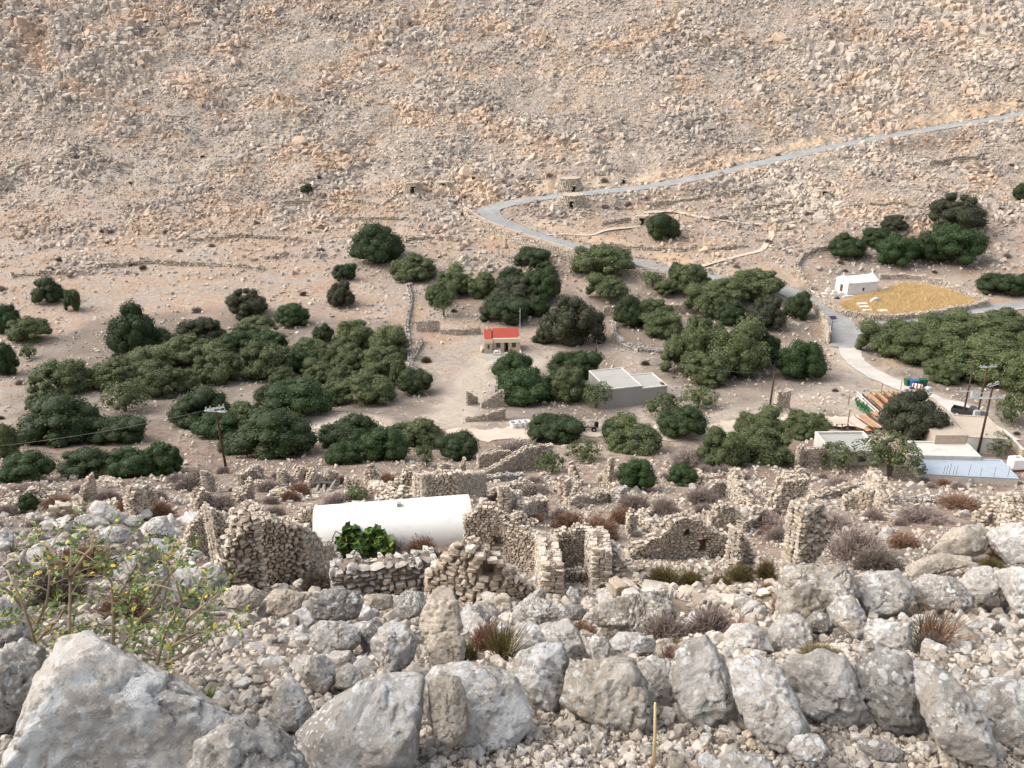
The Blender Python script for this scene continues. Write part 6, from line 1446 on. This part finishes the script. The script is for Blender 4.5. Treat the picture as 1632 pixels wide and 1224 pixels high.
# ---------------- dry shrubs ----------------
def shrub_mesh(seed, mat, n=900, tw=.012, tuft=True):
    r = np.random.default_rng(seed); a = r.uniform(0, 6.283, n); e = np.arccos(r.uniform(.05, 1, n)) ; L = r.uniform(.7, 1.05, n) * (1 + .12 * vn(a * 1.5, e * 3, None, seed))
    d = np.stack([np.cos(a) * np.sin(e), np.sin(a) * np.sin(e), np.cos(e) * .85], -1); V, F, A = [], [], []
    mid = d * (L * .55)[:, None] + r.normal(0, .05, (n, 3)); base = d * .08; tip = d * L[:, None] + r.normal(0, .04, (n, 3))
    side = np.cross(d, r.normal(size=(n, 3))); side /= np.linalg.norm(side, axis=1)[:, None]; s = side * tw
    V.append(np.stack([base - s, base + s, mid + s * .8, mid - s * .8], 1).reshape(-1, 3)); V.append(np.stack([mid - s * .8, mid + s * .8, tip + s * .4, tip - s * .4], 1).reshape(-1, 3)); A += [np.repeat(r.uniform(0, .5, n), 4)] * 2
    k = n * 4; j = r.integers(0, n, k); P = mid[j] + (tip[j] - mid[j]) * r.uniform(.1, 1.05, (k, 1)); q = d[j] + r.normal(0, .6, (k, 3)); q /= np.linalg.norm(q, axis=1)[:, None]; ss = np.cross(q, r.normal(size=(k, 3))); ss /= np.linalg.norm(ss, axis=1)[:, None]
    l = r.uniform(.06, .14, k)[:, None]; V.append(np.stack([P - ss * tw * .6, P + ss * tw * .6, P + q * l + ss * tw * .6, P + q * l - ss * tw * .6], 1).reshape(-1, 3)); A.append(np.repeat(r.uniform(.3, 1, k), 4))
    V = np.concatenate(V); V[:, 2] = np.maximum(V[:, 2], -.05)
    return mesh_np('dry_shrub', V, np.arange(len(V)).reshape(-1, 4), [mat], False, dict(rnd=np.concatenate(A)))
SH = {'r': [shrub_mesh(1, M['twig_r']), shrub_mesh(2, M['twig_r'])], 'p': [shrub_mesh(3, M['twig_p']), shrub_mesh(4, M['twig_p'])], 'o': [shrub_mesh(5, M['twig_o']), shrub_mesh(6, M['twig_o'])], 'd': [shrub_mesh(7, M['twig_d']), shrub_mesh(8, M['twig_d'])]}
SHN = {'r': 'rust brown', 'p': 'greyish purple', 'o': 'olive brown', 'd': 'dark leafless'}
si = [0]
def shrub(k, cx, cy, w, h, where, group=None, kk=1.0):
    si[0] += 1; r = random.Random(si[0]); b = at(cx, cy + h * .38) * kk; m_ = mpp(b); o = bpy.data.objects.new('dry_shrub', SH[k][si[0] % 2]); COL.objects.link(o)
    a = w * m_ / 2; o.location = (b.x, b.y, b.z - .02); o.scale = (a, a * .9, max(h * m_ * .92, a * .5)); o.rotation_euler = (0, 0, r.random() * 6.3)
    return tag(o, SHN[k] + ' ' + where, 'shrub', group)
SHRUBS = '''
p 632 852 50 40|dry bush against the white chapel wall
r 672 872 62 54|dry bush glowing between chapel and stepped gable
d 460 905 110 66|thicket shading the inner corner of the corner ruin
d 505 925 70 44|low bush at the foot of the corner ruin
r 905 830 70 36|bush above the framed room
r 955 838 72 50|dome of twigs beyond the framed room
p 1215 828 78 42|bush in front of the tower-like ruin
p 1365 865 110 70|large bush, biggest of the field above the boulder row
d 1395 890 90 44|dark skirt of the biggest field bush
p 1130 985 90 60|bush right before the low bank wall
p 1060 995 80 64|bush between the furrowed boulder and the low bank wall
r 1180 1000 60 44|low bush touching the double humped boulder
r 775 1010 66 70|bush in the hollow beside the tall standing stone
o 800 1020 56 66|bush hugging the egg shaped boulder
r 925 1000 60 36|patch of twigs between the split boulder and the furrowed one
o 1060 918 64 34|cushion in front of the gabled house
o 1100 920 48 30|cushion nearest the doorway of the gabled house
o 1180 912 50 34|cushion on the rubble kerb
o 1220 905 40 40|upright cushion beside the long rubble wall
o 1150 925 40 30|small cushion among the kerb stones
r 130 890 120 70|bush behind the yellow leaved shrub
r 200 960 110 70|low bush under the yellow leaved shrub
d 90 930 110 80|bush below the long bluish boulder
o 30 990 70 60|bush at the picture edge
r 258 810 46 34|round bush beside the broad leaning pillar
p 300 770 60 30|scrub under the lone electricity pole
p 350 800 60 30|scrub before the wedge of masonry
r 478 778 42 30|round bush by the bleached timbers
r 205 800 40 34|bush left of nothing but rubble near the pillars
p 540 795 60 26|scrub behind the chapel roof
r 617 762 40 24|bush beside the finger of masonry
r 640 790 40 20|low bush by the rubble line
p 850 780 60 24|scrub between the pillars
r 800 790 50 22|bush near the blocky grey pillar
p 1010 800 60 36|bush under the young green tree
p 1060 805 56 34|bush in the rubble field
p 1120 790 70 34|scrub before the squared ruin end
r 1150 770 60 26|bush below the great broad olive
p 1100 730 80 26|dry scrub on the bank by the great olive
p 1240 850 50 30|scrub inside the tower-like ruin
p 1330 830 70 30|scrub behind the biggest field bush
r 1440 860 60 34|bush at the outcrop boulders
p 1470 820 90 30|wide low scrub in the brown field
r 1530 800 80 26|scrub on the bank below the blue-grey roof
r 1600 880 60 30|tuft at the picture edge boulders
o 1580 895 40 24|tuft between two edge boulders
p 1340 770 60 26|scrub in the roofless plot
r 990 820 50 34|bush left between pillar and rubble
p 40 780 70 26|scrub below the lowest carob row
p 170 790 50 24|scrub beside the sharp gable fragment
r 90 800 60 26|scrub near the small leafy sapling
p 430 775 50 22|scrub at the bleached timbers
p 700 690 30 16|twigs by the dirt road bend
p 830 715 90 30|dry scrub between dirt road and ruins
o 1290 835 34 24|cushion behind the pale pillar wall
r 1250 960 50 30|low patch under the rough tan boulder
o 1310 1040 90 26|orange-brown patch behind the lumpy boulder
o 1075 1025 50 24|orange seed-headed patch behind the banded boulder
o 745 1035 50 44|patch in the shade of the standing stone
d 560 1085 60 44|dark twigs in the gap of the stacked wall
d 1480 1020 60 50|dark twigs under the reddish dry tuft
'''
for ln in SHRUBS.strip().split('\n'):
    p = ln.split('|'); f = p[0].split(); shrub(f[0], *map(float, f[1:5]), p[1].replace('left of nothing but rubble', 'amid rubble').replace('left between', 'between').replace('right before', 'just before'))
# many small grey bushes, alike
r = np.random.default_rng(44)
for (n, x0, x1, y0, y1, s0, s1, ks, lab, grp) in ((84, -20, 1650, 745, 850, 16, 46, 'pprp', 'low dry bush dotted through the ruined village', 'small dry bushes of the ruined village'),
     (50, -20, 1650, 240, 430, 7, 17, 'ppd', 'small grey thorn cushion on the stony slope', 'thorn cushions on the stony slope'), (52, -20, 1650, 410, 710, 8, 22, 'dppo', 'bare grey bush on the valley ground', 'bare bushes on the valley ground'),
     (30, 960, 1560, 830, 940, 16, 34, 'prpo', 'brown cushion bush between the house walls and boulder row', 'brown cushions above the boulder row')):
    px = r.uniform(x0, x1, n); py = r.uniform(y0, y1, n)
    for a, b in zip(px, py):
        q_ = at(a, b)
        if dist_any(np.array([q_.x]), np.array([q_.y]))[0] < 1.2: continue
        if any(inpoly(np.array([a]), np.array([b]), k)[0] for k in KEEP): continue
        s = r.uniform(s0, s1); k = ks[r.integers(0, len(ks))]; o = shrub(k, a, b, s, s * .55, '', grp); o['label'] = lab
# burnt patch and grasses
# red dry tuft and seed heads near the boulder row
def tuft(label, px, py, hpx, n, mat, spread, seed, name='grass_tuft', wid=.012, k=1.0, curve=.3):
    b = at(px, py) * k; H = hpx * mpp(b); r = np.random.default_rng(seed); V, F, A = [], [], []; off = 0
    for i in range(n):
        a = r.random() * 6.283; lean = r.uniform(0, spread); l = H * r.uniform(.5, 1.1); p0 = np.array([r.normal(0, H * .08), r.normal(0, H * .08), 0]); d = np.array([math.cos(a) * lean, math.sin(a) * lean, 1.0]); d /= np.linalg.norm(d)
        s = np.array([-math.sin(a + 1), math.cos(a + 1), 0]) * wid * H; P = [p0 + d * l * t + np.array([math.cos(a), math.sin(a), -.4]) * curve * lean * l * t * t for t in (0, .35, .7, 1.0)]
        for q, (u, v) in enumerate(zip(P[:-1], P[1:])): w0, w1 = 1 - q * .3, 1 - (q + 1) * .3; V += [u - s * w0, u + s * w0, v + s * w1, v - s * w1]; F.append([off, off + 1, off + 2, off + 3]); off += 4; A += [r.random()] * 4
    o = link(name, mesh_np(name, V, F, [mat], False, dict(rnd=A)), None, label, 'tuft'); o.location = b; return o
tuft('reddish dry tuft of long stalks between the boulder row and the stone pile', 1487, 1030, 95, 130, M['twig_r'], .9, 1, 'dry_tuft')
tuft('straw coloured blades mixed into the foot of the reddish tuft', 1470, 1022, 62, 160, M['twig_o'], 1.2, 2, 'dry_tuft')
tuft('orange flowering dry herb behind the lumpy hollow boulder', 1300, 1060, 36, 160, M['twig_o'], 1.5, 3, 'dry_tuft')
tuft('orange seed heads behind the banded ochre boulder', 1065, 1048, 40, 120, M['twig_r'], 1.3, 4, 'dry_tuft')
tuft('olive dry stalks beside the egg shaped pale boulder', 800, 1052, 80, 170, M['twig_o'], .7, 5, 'dry_tuft')
tuft('small dry tuft at the foot of the triangular white boulder', 545, 1120, 30, 60, M['twig_o'], 1.2, 7, 'dry_tuft')
tuft('green weed sprout beside the huge white boulder ridge', 335, 1112, 26, 90, M['leafy'], 1.3, 8, 'green_weed', .03)
tuft('small yellow-green weed between triangular boulder and spotted slab', 487, 1160, 26, 60, M['leafy'], 1.3, 9, 'green_weed', .03)
tuft('dry yellow grass at the picture edge among white boulders', 20, 885, 30, 120, M['twig_o'], 1.0, 10, 'dry_tuft')
# fig bush by the chapel: broad leaves on grey stems
b = at(575, 886); m_ = mpp(b); fb = thing('fig_bush', 'leafy bright green fig bush growing against the white chapel', 'fig bush', b)
m = MB(); r = random.Random(5); tips = []
for i in range(26):
    a = r.uniform(0, 6.28); rad = r.uniform(.2, 1) * 54 * m_; hgt = r.uniform(.35, 1) * 66 * m_ * (1 - .35 * abs(rad / (46 * m_)))
    e = Vector((math.cos(a) * rad, math.sin(a) * rad * .5, hgt)); p = Vector((e.x * .35, e.y * .35, e.z * .25)); q = Vector((e.x * .8, e.y * .8, e.z * .7)); m.tube([(0, 0, -.2), p, q, e], [.06, .05, .035, .02], 6); tips += [(p, q), (q, e), (q, e), (q, e)]
m.tube([(-44 * m_, -.1, 0), (-42 * m_, -.1, 34 * m_), (-36 * m_, -.1, 47 * m_), (-28 * m_, -.1, 42 * m_), (-26 * m_, -.1, 14 * m_)], [.07, .06, .055, .05, .04], 7)
m.build('stems', M['dead'], fb, True)
V, F, A = [], [], []; off = 0; rr = np.random.default_rng(6)
for i in range(950):
    u, v = tips[rr.integers(0, len(tips))]; c = np.array((u.lerp(v, rr.random()))[:]) + rr.normal(0, .13, 3); c[2] = max(c[2], .05); s = rr.uniform(.13, .26); Rm = rotm(1, rr, .55)[0]; tone = rr.random()
    ang = np.linspace(0, 2 * math.pi, 11)[:-1]; rd_ = s * (1 + .35 * np.cos(3 * ang) ** 2 * np.where(np.arange(10) % 2 == 0, 1, -.6)); pl = np.stack([rd_ * np.cos(ang), rd_ * np.sin(ang), .25 * rd_ * np.abs(np.sin(ang)) - .03], -1) @ Rm.T + c; ctr = c
    V += list(pl) + [ctr]
    for q in range(10): F.append([off + q, off + (q + 1) % 10, off + 10])
    A += [tone] * 11; off += 11
link('leaves', mesh_np('leaves', V, F, [M['fig']], False, dict(rnd=A)), fb)
# yellow leaved shrub of thin branches in front
def leafy_shrub(label, px, py, stems, seed, k=.8):
    g = np.array(at(px, py)) * k; t = thing('leafy_shrub', label, 'shrub', Vector(g)); r = random.Random(seed); rr = np.random.default_rng(seed); m = MB(); V, F, A = [], [], []; off = 0
    def P(x, y, dd):
        a, b, c = ray(x, y); return Vector((a, b, c)) * ((g[1] + dd) / b) - Vector(g)
    def leaf(p, d, s):
        nonlocal off, V, F, A
        d = d.normalized(); sd_ = d.cross(Vector((r.uniform(-1, 1), r.uniform(-1, 1), r.uniform(-1, 1)))).normalized(); n = d.cross(sd_)
        q = [p, p + d * s * .35 + sd_ * s * .24, p + d * s * .75 + sd_ * s * .2 + n * s * .05, p + d * s + n * -s * .08, p + d * s * .75 - sd_ * s * .2 + n * s * .05, p + d * s * .35 - sd_ * s * .24]
        V += [tuple(v) for v in q]; F += [[off, off + 1, off + 2, off + 5], [off + 5, off + 2, off + 3, off + 4]]; A += [r.random() ** .8] * 6; off += 6
    def spray(p, d, L):
        e = p + d * L; mid = (p + e) / 2 + Vector((0, 0, L * .06)); m.tube([p, mid, e], [.0018, .0014, .0009], 4, False)
        for i in range(7):
            u = .2 + .8 * i / 6; c = p.lerp(e, u) + Vector((0, 0, L * .06 * 4 * u * (1 - u) * .5)); sd_ = Vector((r.gauss(0, 1), r.gauss(0, 1), r.gauss(0, .5))).normalized()
            leaf(c, d * .6 + sd_, r.uniform(.014, .034)); leaf(c, d * .6 - sd_, r.uniform(.014, .032))
    for st in stems:
        dd = st[0]; pts = [P(x, y, dd + .06 * math.sin(i * 2 + seed)) for i, (x, y) in enumerate(st[1:])]; m.tube(pts, [max(.0085 * (1 - i / len(pts) * .7), .003) for i in range(len(pts))], 7)
        for i in range(1, len(pts)):
            for q in range(2 + (r.random() < .5)):
                b0 = pts[i - 1].lerp(pts[i], r.random()); d = Vector((r.gauss(0, 1), r.gauss(0, .6), r.uniform(-.1, .9))).normalized(); L = r.uniform(.05, .17)
                e = b0 + d * L; m.tube([b0, (b0 + e) / 2 + Vector((0, 0, .01)), e], [.003, .0025, .0016], 5, False)
                for z in range(r.randint(1, 2)): spray(b0.lerp(e, r.uniform(.4, 1)), (d + Vector((r.gauss(0, .7), r.gauss(0, .7), r.gauss(0, .45)))).normalized(), r.uniform(.08, .15))
    m.build('branches', M['stem'], t, True); link('leaves', mesh_np('leaves', V, F, [M['leafy']], False, dict(rnd=A)), t)
leafy_shrub('thin branched shrub with yellow and green leaves, tan stems rising behind the huge white boulder', 180, 1060,
   [[0, (180, 1060), (181, 1000), (180, 960), (178, 930), (152, 880)], [0, (181, 1005), (190, 950), (215, 905), (235, 872)], [-.1, (110, 1050), (111, 1000), (112, 930), (114, 870)], [-.1, (112, 925), (95, 895), (72, 862)], [-.1, (112, 920), (135, 885), (158, 862)],
    [.05, (190, 1040), (225, 985), (262, 955), (275, 905), (262, 890)], [.05, (230, 980), (262, 925), (300, 880)]], 3)
leafy_shrub('leafy branches of yellowing foliage spreading beside the pebble heap', 270, 1080,
   [[0, (262, 1078), (275, 1030), (300, 985), (330, 960)], [0, (275, 1030), (310, 1010), (345, 990)], [.05, (250, 1060), (262, 1010), (290, 960), (280, 925)], [-.05, (262, 1060), (300, 1040), (325, 1025)]], 5)
leafy_shrub('sparse yellow-green branches at the picture edge before the pitted boulder', 60, 1060,
   [[0, (68, 1070), (52, 1010), (35, 960), (10, 905)], [0, (52, 1010), (75, 960), (80, 910), (60, 880)], [0, (40, 970), (10, 940), (-15, 925)], [.05, (60, 1020), (95, 985), (105, 965)]], 8)
